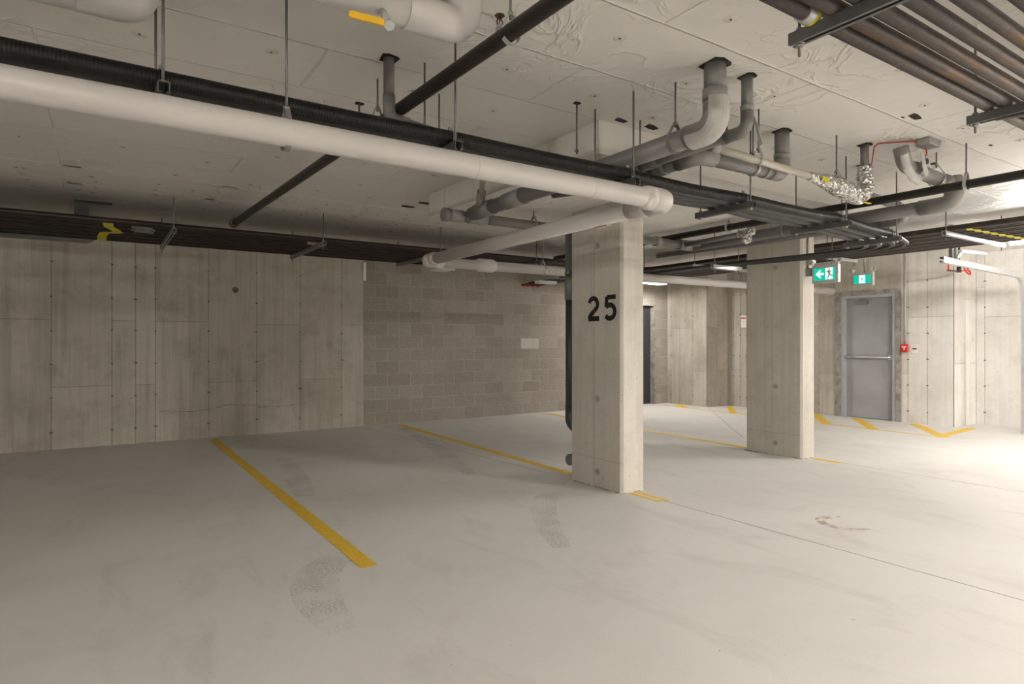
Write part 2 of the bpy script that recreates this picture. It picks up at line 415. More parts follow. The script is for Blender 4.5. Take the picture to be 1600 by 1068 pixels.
for a in [(2.706, 2.15, .15, .15, 0), (2.975, 2.15, .09, .10, 0), (3.94, 2.57, .13, .12, 0), (1.255, 3.03, .10, .10, 0), (2.87, 3.03, .11, .05, 0.1), (3.13, 3.01, .13, .06, 0.2),
          (1.62, 2.72, .10, .05, .3), (1.20, 2.28, .13, .20, 0), (4.72, 2.41, .10, .10, 0), (5.25, 2.69, .10, .10, 0), (2.78, 6.20, .16, .09, 0), (2.86, 5.95, .16, .08, 0),
          (4.40, 1.93, .15, .05, .1), (5.71, 2.36, .16, .04, .2), (1.34, 3.7, .06, .05, 0), (2.44, 2.96, .05, .04, 0), (4.35, 1.98, .04, .015, 0), (5.5, 1.9, .05, .02, 0)]:
    cut(*a)
ho.build('cutout', M['hole'], ceil)

def panel_wall(name, axis, at, face, seams, splits, zt, thick=0.25, ties=True, label=None, mt='wall'):
    """axis 'y': plane y=at spanning x; axis 'x': plane x=at spanning y. face = direction (+1/-1) the wall looks. Panels with open seams over a dark core."""
    mb = MB(); g = 0.0028; dpt = 0.006
    def bx(a0, a1, z0, z1, d0, d1, mi, tone):
        lo, hi = sorted((at + face*d0, at + face*d1))
        if axis == 'y': mb.box(a0, a1, lo, hi, z0, z1, mi, tone)
        else: mb.box(lo, hi, a0, a1, z0, z1, mi, tone)
    bx(seams[0], seams[-1], 0, zt, -thick, -dpt, 1, .5)
    r = random.Random(name)
    for i in range(len(seams)-1):
        zs = [0.0] + list(splits[i % len(splits)]) + [zt]
        for k in range(len(zs)-1):
            bx(seams[i]+g, seams[i+1]-g, zs[k]+(g*0.8 if k else 0), zs[k+1]-g*0.8, -dpt-0.001, 0, 0, r.uniform(0.25, 0.75))
        if ties and i > 0:
            for k in range(6):
                z = 0.2 + 0.42*k + r.uniform(-.01, .01)
                for rr in range(2):
                    w_ = r.uniform(0.013, 0.025)
                    bx(seams[i]-w_*r.uniform(.3, 1), seams[i]+w_*r.uniform(.3, 1), z-0.009+rr*0.006, z+0.004+rr*0.006, -0.001, 0.0012, 1, .5)
    o = struct(name, mb, [M[mt], M['seam']], label)
    return o
lw = panel_wall('wall_left', 'y', YF, -1, [XL, -7.2, -5.4, -3.6, -2.2, -1.3, -0.449, 0.178, 0.437, 0.662, 1.299, 1.924, 2.534, 3.163, 3.511],
           [(1.59,), (0.76,), (1.59,), (.76,), (1.59,), (1.59,), (.76,), (1.59,), (.76,), (1.59,), (.76,), (1.57,), (.76,), (1.58,)], H1)
m = MB()
m.tube([(1.64, YF+0.001, 2.05), (1.64, YF-0.003, 2.05)], 0.042, 14)
for x, z in ((2.05, 0.40), (1.2, 0.42), (0.9, 0.42)):
    pass
m.build('plugged_hole', M['seam'], lw)
# thin pour line low on the wall
m = MB(); r = random.Random(5); x = 0.7
while x < 2.6:
    L = r.uniform(.05, .16); z = 0.40 + 0.03*math.sin(x*5) + r.uniform(-.01, .01)
    m.box(x, x+L, YF-0.0015, YF+0.001, z, z+r.uniform(.003, .007)); x += L*r.uniform(.6, 1.1)
m.build('pour_line', M['seam'], lw)
# block wall, cut around the charcoal door
m = MB(); m.box(3.511, 9.40, YF+0.015, YF+0.25, 0, H1); m.box(9.40, 10.03, YF+0.015, YF+0.25, 2.13, H1); m.box(10.03, 10.42, YF+0.015, YF+0.25, 0, H1)
bw = struct('wall_back', m, M['block'])
m = MB()
for k in (0.0, 0.4):
    pass
m.box(6.76-.24, 6.76+.16, YF+0.012, YF+0.016, 1.30-.10, 1.30+.09); m.build('pale_block', simple('pale_block', (.50, .475, .44), .95, var=.08), bw)
# right hand walls with their jogs
wall = panel_wall('wall_right', 'x', 10.40, -1, [8.47, 8.834, 9.42, 9.52], [(0.72,), (1.62,), (0.72,)], H1)
panel_wall('wall_right_middle', 'x', 11.05, -1, [6.16, 6.458, 7.2, 8.005, 8.15, 8.30, 8.49], [(0.75,), (1.62,), (0.75,), (1.6,), (.75,), (1.6,)], H1)
panel_wall('wall_right_jog', 'y', 8.46, -1, [10.412, 10.72, 11.30], [(1.62,), (0.75,)], H1, ties=False)
panel_wall('wall_right_front', 'x', 11.05, -1, [4.30, 4.664, 4.95, 5.055], [(1.72,), (1.72,), (0.8,)], H1, mt='wall_pale')
panel_wall('wall_right_nook', 'y', 4.29, -1, [11.062, 11.45, 11.62, 11.85], [(.98,), (2.0,), (.98,)], H1, ties=False, mt='wall_pale')
panel_wall('wall_right_side', 'x', 11.85, -1, [YB, -4.5, -2.0, 0.4, 2.0, 3.05, 3.66, 4.17, 4.2895], [(1.72,), (2.2,)], H1, mt='wall_pale')
m = MB(); m.box(11.051, 11.30, 5.055, 6.16, 2.21, H1); struct('wall_right_lintel', m, M['wall'])
m = MB(); m.box(XL-.2, XL, YB, YF+.2, 0, H1); struct('wall_left_end', m, M['wall'])
m = MB(); m.box(XL, 12.0, YB-.2, YB, 0, H1); struct('wall_behind', m, M['wall'])

# ------------------------------------------------------------------ floor joints, scuffs
m = MB()
def fl(mb, x0, y0, x1, y1, w_, z=0.0, h=0.0012):
    d = Vector((x1-x0, y1-y0, 0)).normalized(); n = Vector((-d.y, d.x, 0))*w_/2
    a, b = Vector((x0, y0, z)), Vector((x1, y1, z)); t = Vector((0, 0, h))
    v = [a+n, b+n, b-n, a-n]; v += [p+t for p in v]
    mb.add(v, [(3, 2, 1, 0), (4, 5, 6, 7), (1, 5, 4, 0), (2, 6, 5, 1), (3, 7, 6, 2), (0, 4, 7, 3)])
fl(m, 3.91, -6.9, 3.91, 3.62, 0.006, h=.0006); fl(m, 6.76, -6.9, 6.76, 3.70, 0.006, h=.0006); fl(m, 10.35, 8.4, 7.4, 5.4, 0.006, h=.0006)
fl(m, 3.80, 4.9, 3.45, 9.4, 0.005, h=.0005)
m.build('control_joint', M['joint'], floor)
def scuff_mat():
    t = NT('tyre_scuff_dust'); t.base((0.42, 0.37, 0.30)); t.rough(0.9)
    n = t.math('MULTIPLY', t.ramp(t.noise(75, 3), [(0.42, 0.0), (0.62, 1.0)]), 0.32)
    n = t.math('MULTIPLY', n, t.ramp(t.noise(3, 3), [(0.4, 0.1), (0.6, 1.0)]))
    tr = t.N.new('ShaderNodeBsdfTransparent'); mx = t.N.new('ShaderNodeMixShader'); out = t.N['Material Output']
    t.link(n, mx.inputs[0]); t.link(tr.outputs[0], mx.inputs[1]); t.link(t.b.outputs[0], mx.inputs[2]); t.link(mx.outputs[0], out.inputs[0]); return t.m
M['scuff'] = scuff_mat()
def rustm():
    t = NT('rust_stain'); t.base((0.52, 0.30, 0.17)); t.rough(0.9)
    n = t.math('MULTIPLY', t.ramp(t.noise(14, 5), [(0.40, 0.0), (0.6, 1.0)]), 0.42)
    tr = t.N.new('ShaderNodeBsdfTransparent'); mx = t.N.new('ShaderNodeMixShader'); out = t.N['Material Output']
    t.link(n, mx.inputs[0]); t.link(tr.outputs[0], mx.inputs[1]); t.link(t.b.outputs[0], mx.inputs[2]); t.link(mx.outputs[0], out.inputs[0]); return t.m
M['rust_stain'] = rustm()
def arc_band(cx, cy, r, a0, a1, w_, mat_, name, z):
    mb = MB(); n = 26; v = []
    for k in range(n+1):
        a = math.radians(a0+(a1-a0)*k/n); ww = w_/2*(1 if 3 < k < n-3 else .75)
        for rr in (r-ww, r+ww): v.append((cx+rr*math.cos(a), cy+rr*math.sin(a), z))
    mb.add(v, [(2*k, 2*k+1, 2*k+3, 2*k+2) for k in range(n)]); mb.build(name, mat_, floor)
def track_band(pts, w_, name, z, mt):
    P_ = [Vector((*p, 0)) for p in pts]; out = []
    for k in range(len(P_)-1):       # smooth the track with a Catmull-Rom curve
        a, b, c, d_ = P_[max(k-1, 0)], P_[k], P_[k+1], P_[min(k+2, len(P_)-1)]
        for q in range(6):
            t = q/6; out.append(.5*((2*b) + (c-a)*t + (2*a-5*b+4*c-d_)*t*t + (3*b-a-3*c+d_)*t**3))
    out.append(P_[-1]); v = []; n = len(out)
    for k, p in enumerate(out):
        t = (out[min(k+1, n-1)] - out[max(k-1, 0)]).normalized(); q = Vector((-t.y, t.x, 0))*w_/2*(.55+.45*math.sin(math.pi*(k+1)/(n+1)))
        for s_ in (q, -q): v.append((p.x+s_.x, p.y+s_.y, z))
    mb = MB(); mb.add(v, [(2*k, 2*k+1, 2*k+3, 2*k+2) for k in range(n-1)]); mb.build(name, mt, floor)
track_band([(1.36, 3.71), (1.19, 3.72), (1.05, 3.56), (0.97, 3.34), (0.93, 3.08), (0.94, 2.78)], 0.26, 'tyre_mark', 0.0006, M['scuff'])
track_band([(3.87, 4.85), (3.37, 4.44), (2.99, 4.04), (2.66, 3.53), (2.48, 3.15)], 0.20, 'tyre_mark', 0.0007, M['scuff'])
track_band([(3.93, 8.98), (3.71, 7.8), (3.47, 6.75), (3.23, 5.95), (3.11, 5.39)], 0.22, 'tyre_mark', 0.0008, M['scuff'])
track_band([(1.79, 7.5), (1.68, 6.57), (1.55, 5.8), (1.49, 5.41)], 0.22, 'tyre_mark', 0.0009, M['scuff'])
arc_band(4.52, 2.45, .16, 40, 270, .07, M['rust_stain'], 'rust_stain', .0010)

# ------------------------------------------------------------------ yellow paint on the floor
def pline(label, segs, group=None):
    mb = MB()
    for k, s in enumerate(segs): fl(mb, *s, h=.001+.0003*k)
    o = mb.build('painted_line', M['yellow']); tag(o, label, 'floor marking', group); o.location.z += 0.0004
pline('long yellow parking line on the near left, running to the concrete wall', [(1.33, 3.50, 1.33, 9.30, 0.10)])
pline('yellow parking line running from behind pillar 25 to the block wall', [(3.94, 4.78, 4.05, 9.30, 0.10)])
pline('yellow parking line running back from the second pillar past pillar 25', [(6.75, 4.86, 6.97, 9.35, 0.10)])
pline('short doubled yellow dash at the front foot of pillar 25', [(3.865, 3.62, 3.865, 3.96, 0.045), (3.945, 3.60, 3.945, 3.96, 0.045)])
pline('short yellow dash at the front foot of the second pillar', [(6.76, 3.70, 6.76, 4.03, 0.08)])
zig = [(9.77, 3.99, 9.95, 9.3, 0.055), (9.77, 3.99, 11.2, 4.10, 0.12)]
for y in (4.84, 5.77, 6.50, 7.30): zig.append((11.0, y, 9.78, y-0.92, 0.14))
zig += [(10.9, 8.3, 9.85, 7.4, 0.12), (10.36, 9.2, 9.9, 8.6, .12)]
pline('yellow hatched walkway marking in front of the grey door and concrete wall', zig)

# ------------------------------------------------------------------ pillars
def pillar(x0, x1, y0, y1, label, zt, num=False):
    ch = 0.022; mb = MB()
    pr = [(x0+ch, y0), (x1-ch, y0), (x1, y0+ch), (x1, y1-ch), (x1-ch, y1), (x0+ch, y1), (x0, y1-ch), (x0, y0+ch)]
    mb.prism(pr, lambda a, b, t: (a, b, t), zt, 0.0)
    o = tag(mb.build('concrete_pillar', M['column']), label, 'pillar')
    ym = y0 + 0.47*(y1-y0)+.03
    mb = MB(); mb.box(x0-.0012, x0+.001, ym-.002, ym+.002, 0, zt-.05)
    mb.box(x0-.0012, x0+.001, y0+.03, y1-.03, .258, .262); mb.build('form_seam', M['seam_light'], o)
    mb = MB()
    for z in (.14, .80, 2.18):
        c = (x0-.001, ym-.045, z); mb.tube(torus_pts(c, (0, 1, 0), (0, 0, 1), .026, 18), .0035, 6, closed=True)
        mb.tube([(x0+.001, c[1], z), (x0-.0015, c[1], z)], .016, 12)
    mb.build('tie_hole', simple('tie_hole_plug', (.28, .255, .215), .9), o)
    # ragged mortar at the base
    mb = MB(); r = random.Random(label)
    for k in range(26):
        y = r.uniform(y0, y1); s = r.uniform(.006, .018); mb.ball((x0-.002, y, .001), s, 7, 5, (.6, 1.6, .5))
    for k in range(10):
        x = r.uniform(x0, x1); s = r.uniform(.005, .013); mb.ball((x, y0-.002, .001), s, 7, 5, (1.6, .6, .5))
    mb.build('mortar_crumbs', M['seam_light'], o)
    return o
p25 = pillar(3.78, 4.06, 3.98, 4.68, 'concrete pillar with the black number 25 stencilled on its wide face', H2+.001)
p26 = pillar(6.60, 6.86, 4.06, 4.79, 'concrete pillar without a number, left of the exit signs', H1+.001)
pillar(-3.10, -2.75, .9, 1.6, 'concrete pillar standing to the left of the camera, outside the view', H1+.001)
# stencilled digits on pillar 25 (wide face looks along -X; y decreases to the right)
def stroke(mb, pts, w_, x, th=.0012):
    P = [Vector((a, b)) for a, b in pts]; n = len(P); L = []; R = []
    for i in range(n):
        t = (P[min(i+1, n-1)] - P[max(i-1, 0)]).normalized(); q = Vector((-t.y, t.x))*w_/2
        L.append(P[i]+q); R.append(P[i]-q)
    for i in range(n-1):
        quad = [L[i], L[i+1], R[i+1], R[i]]
        v = [(x, -a.x, a.y) for a in quad] + [(x-th, -a.x, a.y) for a in quad]
        mb.add(v, [(0, 1, 2, 3), (7, 6, 5, 4), (0, 4, 5, 1), (1, 5, 6, 2), (2, 6, 7, 3), (3, 7, 4, 0)])
def arcp(cx, cz, rx, rz, a0, a1, n=14): return [(cx+rx*math.cos(math.radians(a0+(a1-a0)*k/n)), cz+rz*math.sin(math.radians(a0+(a1-a0)*k/n))) for k in range(n+1)]
mb = MB()
ox = -4.425; zb = 1.505; W_ = .044
stroke(mb, arcp(ox+.075, zb+.148, .058, .055, 165, -35) + [(ox+.030, zb+.045), (ox+.016, zb+.018)], W_, 3.78)
stroke(mb, [(ox+.005, zb+.018), (ox+.155, zb+.018)], W_, 3.7799)
mb.build('stencilled_two', M['spray'], p25)
mb = MB(); ox = -4.205
stroke(mb, [(ox+.150, zb+.202), (ox+.038, zb+.202)], W_*.95, 3.78)
stroke(mb, [(ox+.036, zb+.21), (ox+.030, zb+.115)], W_, 3.7799)
stroke(mb, [(ox+.026, zb+.118)] + arcp(ox+.075, zb+.074, .064, .060, 115, -145), W_, 3.7798)
mb.build('stencilled_five', M['spray'], p25)

# ------------------------------------------------------------------ doors
# charcoal door in the block wall
d = struct('door_1', MB().box(9.42, 9.96, YF+.10, YF+.14, 0.005, 2.10), M['door_black'])
mb = MB(); mb.box(9.955, 10.03, YF-.005, YF+.2, 0, 2.13); mb.box(9.40, 9.955, YF-.005, YF+.2, 2.10, 2.14); mb.box(9.40, 9.42, YF-.005, YF+.2, 0, 2.10)
mb.build('door_frame', M['render'], d)
# grey steel door in the right wall (x = 11.05 plane), y from 5.155 to 6.02
d2 = struct('door_2', MB().box(11.13, 11.175, 5.19, 6.00, 0.008, 2.085), M['door'])
mb = MB(); mb.box(11.045, 11.20, 6.00, 6.05, 0, 2.13); mb.box(11.045, 11.20, 5.14, 5.19, 0, 2.13); mb.box(11.045, 11.20, 5.19, 6.00, 2.085, 2.13)
mb.build('door_frame', M['frame'], d2)
mb = MB(); mb.box(11.035, 11.19, 6.05, 6.16, 0, 2.21); mb.box(11.035, 11.19, 5.057, 5.14, 0, 2.21); mb.box(11.035, 11.19, 5.14, 6.05, 2.13, 2.21)
mb.build('mortar_surround', M['render'], d2)
mb = MB(); mb.tube([(11.085, 5.22, 1.06), (11.085, 5.98, 1.06)], .017, 12); mb.box(11.07, 11.13, 5.20, 5.27, 1.02, 1.11); mb.box(11.075, 11.13, 5.93, 5.99, 1.035, 1.085)
mb.build('push_bar', M['galv_bright'], d2)
mb = MB(); mb.box(11.075, 11.13, 5.62, 5.84, 1.975, 2.03); mb.tube(fillet([(11.09, 5.74, 2.04), (11.06, 5.62, 2.06), (11.10, 5.50, 2.10)], .02), .009, 8)
mb.tube([(11.10, 5.40, 2.10), (11.10, 5.86, 2.10)], .010, 8); mb.build('door_closer', M['galv'], d2)

# ------------------------------------------------------------------ strip lights
for i, (x, y, z, L, ax, wt, lab) in enumerate(STRIPS):
    r_ = root('strip_light', (x, y, z), lab, 'light')
    hw = .08 if i in OPEN else .10
    dx, dy = (L/2, hw) if ax == 'x' else (hw, L/2)
    MB().box(x-dx, x+dx, y-dy, y+dy, z+.015, z+.075).build('housing', M['white'], r_)
    if i not in OPEN:
        for q in ((x-dx, x-dx+.003, y-dy, y+dy), (x+dx-.003, x+dx, y-dy, y+dy), (x-dx+.004, x+dx-.004, y-dy, y-dy+.003), (x-dx+.004, x+dx-.004, y+dy-.003, y+dy)):
            MB().box(*q, z-.032, z+.0145).build('light_cutoff_lip', M['white'], r_)  # lip added to keep level light off the drop panel and pipes
    mb = MB()
    for s in (-1, 1):
        px, py = (x+s*L*.4, y) if ax == 'x' else (x, y+s*L*.4)
        MB().tube([(px, py, z+.075), (px, py, H1)], .004, 6).build('hanging_rod', M['rod'], r_)
    area = 2*math.pi*.018*L
    tm = emit('lit_tube_%d' % i, LAMP, wt/(math.pi*area))
    e = Vector((L/2-.02, 0, 0)) if ax == 'x' else Vector((0, L/2-.02, 0)); c = Vector((x, y, z-.008))
    MB().tube([c-e, c+e], .018, 12).build('lamp_tube', tm, r_)
def dim_light(x0, x1, y0, y1, z, lab):
    r_ = root('strip_light', ((x0+x1)/2, (y0+y1)/2, z), lab, 'light')
    MB().box(x0, x1, y0, y1, z, z+.05).build('housing', M['white'], r_)
    for x in (x0+.05, x1-.05): MB().tube([(x, (y0+y1)/2, z+.05), (x, (y0+y1)/2, H1)], .004, 6).build('hanging_rod', M['rod'], r_)
dim_light(6.36, 6.74, 8.72, 8.86, 2.335, 'unlit white strip light under the black hoses in front of the block wall')
dim_light(4.30, 4.60, 8.50, 8.80, 2.42, 'white tray-shaped light housing just below the far bend of the white pipe')

# ------------------------------------------------------------------ white insulated pipes
def thing_pipe(name, pts, r, mat_, label, cat, fr=0.1, n=20, group=None, radii=None):
    return tag(MB().tube(fillet(pts, fr), r, n).build(name, mat_), label, cat, group)
YP, ZP, XE, YE = 2.50, 2.112, 2.72, 5.62
r_ = root('insulated_pipe', (XE, YP, ZP), 'long white insulated pipe crossing the picture, bending beside pillar 25', 'pipe')
MB().tube(fillet([(-5, YP, ZP), (XE-.06, YP, ZP), (XE, YP, ZP)], .05), .054, 24).build('pipe', M['white_pipe'], r_)
MB().tube(fillet([(XE, YP+.09, ZP), (XE, YE-.1, ZP)], .05), .054, 24).build('pipe', M['white_pipe'], r_)
MB().tube([(XE+.10, YE, ZP-.005), (10.0, YE, ZP+.03)], .052, 24).build('pipe', M['white_pipe'], r_)
MB().tube(fillet([(XE-.14, YP, ZP), (XE+.005, YP, ZP), (XE+.005, YP+.15, ZP)], .09, 9), .066, 24).build('elbow', M['white_pipe'], r_)
MB().tube(fillet([(XE, YE-.17, ZP), (XE, YE+.01, ZP), (XE+.18, YE+.01, ZP)], .08, 9), .066, 24).build('elbow', M['white_pipe'], r_)
MB().tube([(XE-.19, YP, ZP), (XE-.175, YP, ZP), (XE-.15, YP, ZP), (XE-.12, YP, ZP)], .06, 24, radii=[.0545, .064, .067, .0665]).build('tape_wrap', M['white_tape'], r_)
MB().tube([(XE, YP+.14, ZP), (XE, YP+.18, ZP), (XE, YP+.30, ZP)], .06, 24, radii=[.0665, .062, .0545]).build('tape_wrap', M['white_tape'], r_)
MB().tube([(XE+.01, YE-.26, ZP), (XE, YE-.2, ZP), (XE, YE-.16, ZP)], .06, 24, radii=[.0545, .062, .0675]).build('tape_wrap', M['white_tape'], r_)
MB().tube([(XE+.56, YE, ZP), (XE+.60, YE, ZP), (XE+.76, YE, ZP+.0), (XE+.80, YE, ZP)], .06, 24, radii=[.053, .07, .07, .053]).build('coupling', M['white_pipe'], r_)
MB().box(XE-.0, XE+.04, YP+.50, YP+.62, ZP-.062, ZP-.045).build('foam_scrap', M['foam'], r_)
for x in (-.3, 1.45, 2.15): MB().tube([(x, YP, ZP), (x+.006, YP, ZP)], .0552, 24).build('seam_band', M['white_pipe'], r_)

r_ = root('insulated_pipe', (1.27, 2.30, 2.62), 'white insulated pipe at the top centre, bending up into the ceiling, with a valve', 'pipe')
MB().tube([(-2.0, 2.30, 2.62), (1.16, 2.30, 2.62)], .068, 24).build('pipe', M['white_pipe'], r_)
MB().tube(fillet([(1.02, 2.30, 2.62), (1.285, 2.30, 2.62), (1.285, 2.30, 2.759)], .10, 9), .073, 24).build('elbow', M['white_pipe'], r_)
mb = MB(); mb.tube([(.912, 2.27, 2.57), (.912, 2.20, 2.487)], .015, 10); mb.tube([(.912, 2.205, 2.492), (.912, 2.195, 2.480)], .021, 6)
mb.build('valve_stem', M['galv_bright'], r_)
MB().cbox((.825, 2.195, 2.483), .135, .010, .024, Matrix.Rotation(math.radians(-2), 3, 'Y'), bev=.004).build('valve_handle', M['yellow_handle'], r_)
mb = MB(); mb.tube([(.98, 2.28, 2.70), (.98, 2.28, H1)], .005, 6); mb.tube(torus_pts((.98, 2.30, 2.69), (1, 0, 0), (0, 1, 0), .012, 12), .006, 6, closed=True)
mb.build('support_bolt', M['black'], r_)
r_ = root('insulated_pipe', (.13, 2.87, 2.62), 'white insulated pipe in the top left corner ending in a rounded bend', 'pipe')
MB().tube([(-3.0, 2.87, 2.62), (.02, 2.87, 2.62)], .068, 24).build('pipe', M['white_pipe'], r_)
MB().tube(fillet([(-.06, 2.87, 2.62), (.145, 2.87, 2.62), (.145, 2.87, 2.759)], .09, 9), .069, 24).build('elbow', M['white_pipe'], r_)

# ------------------------------------------------------------------ hangers
def rod(mb, x, y, z0, z1=None, r=.0055): mb.tube([(x, y, z0), (x, y, ceil_z(x, y) if z1 is None else z1)], r, 7)
def nut(mb, x, y, z, r=.012, h=.012): mb.tube([(x, y, z-h/2), (x, y, z+h/2)], r, 6)
def channel(mb, a, b, w_=.041, h=.041):
    """open-bottomed strut between two points (top centre line)"""
    a, b = Vector(a), Vector(b); d = (b-a).normalized(); n = Vector((-d.y, d.x, 0)); z = Vector((0, 0, 1)); t = .004
    def bar(o0, o1, u0, u1):
        v = []
        for p in (a, b):
            for o_, u in ((o0, u0), (o1, u0), (o1, u1), (o0, u1)): v.append(p + n*o_ + z*u)
        mb.add(v, [(0, 1, 2, 3), (7, 6, 5, 4), (0, 4, 5, 1), (1, 5, 6, 2), (2, 6, 7, 3), (3, 7, 4, 0)])
    bar(-w_/2, w_/2, -t, 0); bar(-w_/2, -w_/2+t, -h, -t-.0001); bar(w_/2-t, w_/2, -h, -t-.0001)
    bar(-w_/2+t, -w_/2+.013, -h, -h+t); bar(w_/2-.013, w_/2-t, -h, -h+t)
def trapeze(p0, p1, zt, label, clamps, cat='pipe hanger', group=None, over=.05, mat_=None, rods=(1, 1), ztop=(None, None), drop=.085):
    """strut from p0 to p1 (rod positions), top at zt"""
    a, b = Vector((*p0, zt)), Vector((*p1, zt)); d = (b-a).normalized()
    r_ = root('trapeze_hanger', (*((a+b)/2)[:2], zt-.06), label, cat, group)
    mb = MB(); channel(mb, a-d*over, b+d*over); mb.build('strut_channel', mat_ or M['strut'], r_)
    for k, q in enumerate((a, b)):
        if not rods[k]: continue
        mb = MB(); rod(mb, q.x, q.y, zt-drop, ztop[k]); mb.build('threaded_rod', M['rod'], r_)
        mb = MB(); nut(mb, q.x, q.y, zt-.048); mb.tube([(q.x, q.y, zt-.0425), (q.x, q.y, zt-.040)], .018, 10); mb.build('nut', M['galv'], r_)
        mb = MB(); nut(mb, q.x, q.y, zt+.0065); mb.build('nut', M['galv'], r_)
    for c, rr in clamps:
        c = Vector(c); mb = MB()
        u = Vector((-d.x, -d.y, 0)); pts = torus_pts(c, u, (0, 0, 1), rr+.002, 11, math.radians(-10), math.radians(190))
        pts = [pts[0] - Vector((0, 0, rr*.8))] + pts + [pts[-1] - Vector((0, 0, rr*.8))]
        mb.tube(pts, .0022, 5); mb.cbox(c + Vector((0, 0, rr+.009)), .02, .012, .014); mb.build('pipe_clamp', M['galv'], r_)
    return r_
NC = 4; ZS = 2.256
def lerp(x, a, b): return max(0, min(1, (x-a)/(b-a)))
def cy(i, x): k = lerp(x, 2.6, 4.6); return (2.692 + .076*i)*(1-k) + (2.70 + .096*i)*k
def rad(i, x=0): return .035 if i == 0 else .031
def bz(i, x):   # height of the conduit axis along the run, resting on the struts
    b = ZS + rad(i); ks = [(-6, b), (4.89, b), (5.22, b-.022), (5.69, b-.044), (7, b-.044)]
    for (a, za), (b_, zb_) in zip(ks, ks[1:]):
        if a <= x <= b_: return za + (zb_-za)*(x-a)/(b_-a)
HX = [-2.2, -1.0, .208, 1.43, 2.60, 3.69, 4.89, 5.69]
hlab = {.208: 'strut hanger of the black conduits nearest the left edge of the picture', 1.43: 'strut hanger of the black conduits below the upper white pipe bend',
        2.60: 'strut hanger of the black conduits left of the white pipe corner', 3.69: 'strut hanger of the grey conduits just right of the white pipe corner',
        4.89: 'strut hanger of the grey conduits below the foil-wrapped pipe', 5.69: 'last strut hanger of the grey conduits, where the cables curve down'}
for x in HX[2:]:
    trapeze((x, 2.64), (x, 2.975 if x < 3 else 3.06), bz(1, x) - .031 - .0005, hlab[x], [((x, cy(i, x), bz(i, x)), rad(i)) for i in range(NC)], over=.035, drop=.055)
names = ['nearest the camera', 'second from the camera', 'third from the camera', 'farthest from the camera']
for i in range(NC):
    rr = random.Random(i*3+1); pts = []; x = -5.0
    while x < 5.62:
        sag = 0.0
        for a, b in zip(HX, HX[1:]):
            if a < x < b: sag = (-.004 if x < 2.6 else -.012)*math.sin(math.pi*(x-a)/(b-a))
        pts.append((x, cy(i, x)+rr.uniform(-.003, .003), bz(i, x)+sag)); x += .24
    pts += [(5.69, cy(i, 5.69), bz(i, 5.69)), (5.78, cy(i, 5.7), bz(i, 5.69)-.012)]
    tag(MB().tube(pts, .03, 16, radii=[rad(i)]*len(pts)).build('black_conduit', M['conduit'] if i == 0 else M['cable']), 'black conduit of the overhead bundle beside the white pipe, ' + names[i], 'conduit', 'black conduit bundle')
    y = cy(i, 5.7); z0 = bz(i, 5.69)-.012; e = NC-1-i
    for q in (0, 1):
        xo = 6.08 + .075*e + .035*q
        cp = fillet([(5.72, y+.012-.024*q, z0), (5.85, y+.012-.024*q, z0-.006), (xo, y+.10, z0-.03), (xo-.02, y+.75, 2.185+.006*i), (5.86+.05*e+.02*q, 4.55, 2.187), (5.86+.05*e+.02*q, 6.2, 2.187), (5.9+.05*e+.02*q, 7.0, 2.21), (6.2+.2*i+.06*q, 7.7, 2.33)], .45, 9)
        tag(MB().tube(cp, .0135, 10).build('bent_cable', M['cable']), ['upper', 'lower'][q] + ' cable leaving the conduit ' + names[i] + ' at the last strut', 'cable', 'curved cables')
trapeze((5.72, 4.55), (6.14, 4.55), 2.172, 'pale strut hanger crossing the top of the unnumbered pillar', [], mat_=M['galv_bright'], over=.04)
trapeze((5.72, 6.2), (6.14, 6.2), 2.172, 'pale strut hanger seen between the two pillars', [], mat_=M['galv'], over=.06)
trapeze((7.2, 4.05), (7.62, 4.35), 2.20, 'pale slanted strut above the exit signs', [], mat_=M['galv_bright'], over=.06)
def single_rod(x, y, z, label, mat_=None):
    mb = MB(); rod(mb, x, y, z); nut(mb, x, y, z+.02); tag(mb.build('hanger_rod', M['rod']), label, 'hanger rod')
# rod of the long white pipe
def clevis(x, y, z, r, axis, label, mat_='galv', thick=.004):
    """rod + strap ring round a pipe whose axis runs along x or y"""
    rt = root('clevis_hanger', (x, y, z-r), label, 'pipe hanger')
    u = (0, 1, 0) if axis == 'x' else (1, 0, 0)
    mb = MB(); v = Vector(u); c = Vector((x, y, z)); R = r+.004
    pts = torus_pts(c, u, (0, 0, 1), R, 19, math.radians(150), math.radians(390))
    top = c + Vector((0, 0, R+.035)); pts = [top - v*.012] + pts + [top + v*.012]
    wd = Vector((1, 0, 0)) if axis == 'x' else Vector((0, 1, 0)); hw = .011
    vv = []; ff = []
    for k, p in enumerate(pts):
        nn = (p-c).normalized()*.003
        vv += [p-wd*hw, p+wd*hw, p+wd*hw+nn, p-wd*hw+nn]
    for k in range(len(pts)-1):
        for j in range(4): ff.append((4*k+j, 4*k+(j+1) % 4, 4*k+4+(j+1) % 4, 4*k+4+j))
    ff += [(3, 2, 1, 0), tuple(4*(len(pts)-1)+j for j in range(4))]
    mb.add(vv, ff); mb.build('strap', M[mat_], rt)
    mb = MB(); rod(mb, x, y, z+R+.02); mb.build('threaded_rod', M['rod'], rt)
    mb = MB(); nut(mb, x, y, z+R+.042, .013, .014); mb.build('nut', M['galv'], rt)
clevis(.62, 2.52, ZP, .056, 'x', 'thin rod and strap holding the long white pipe, left of the upper valve')
clevis(4.15, YE, ZP, .054, 'x', 'rod and strap on the far white pipe left of the dark downpipe')

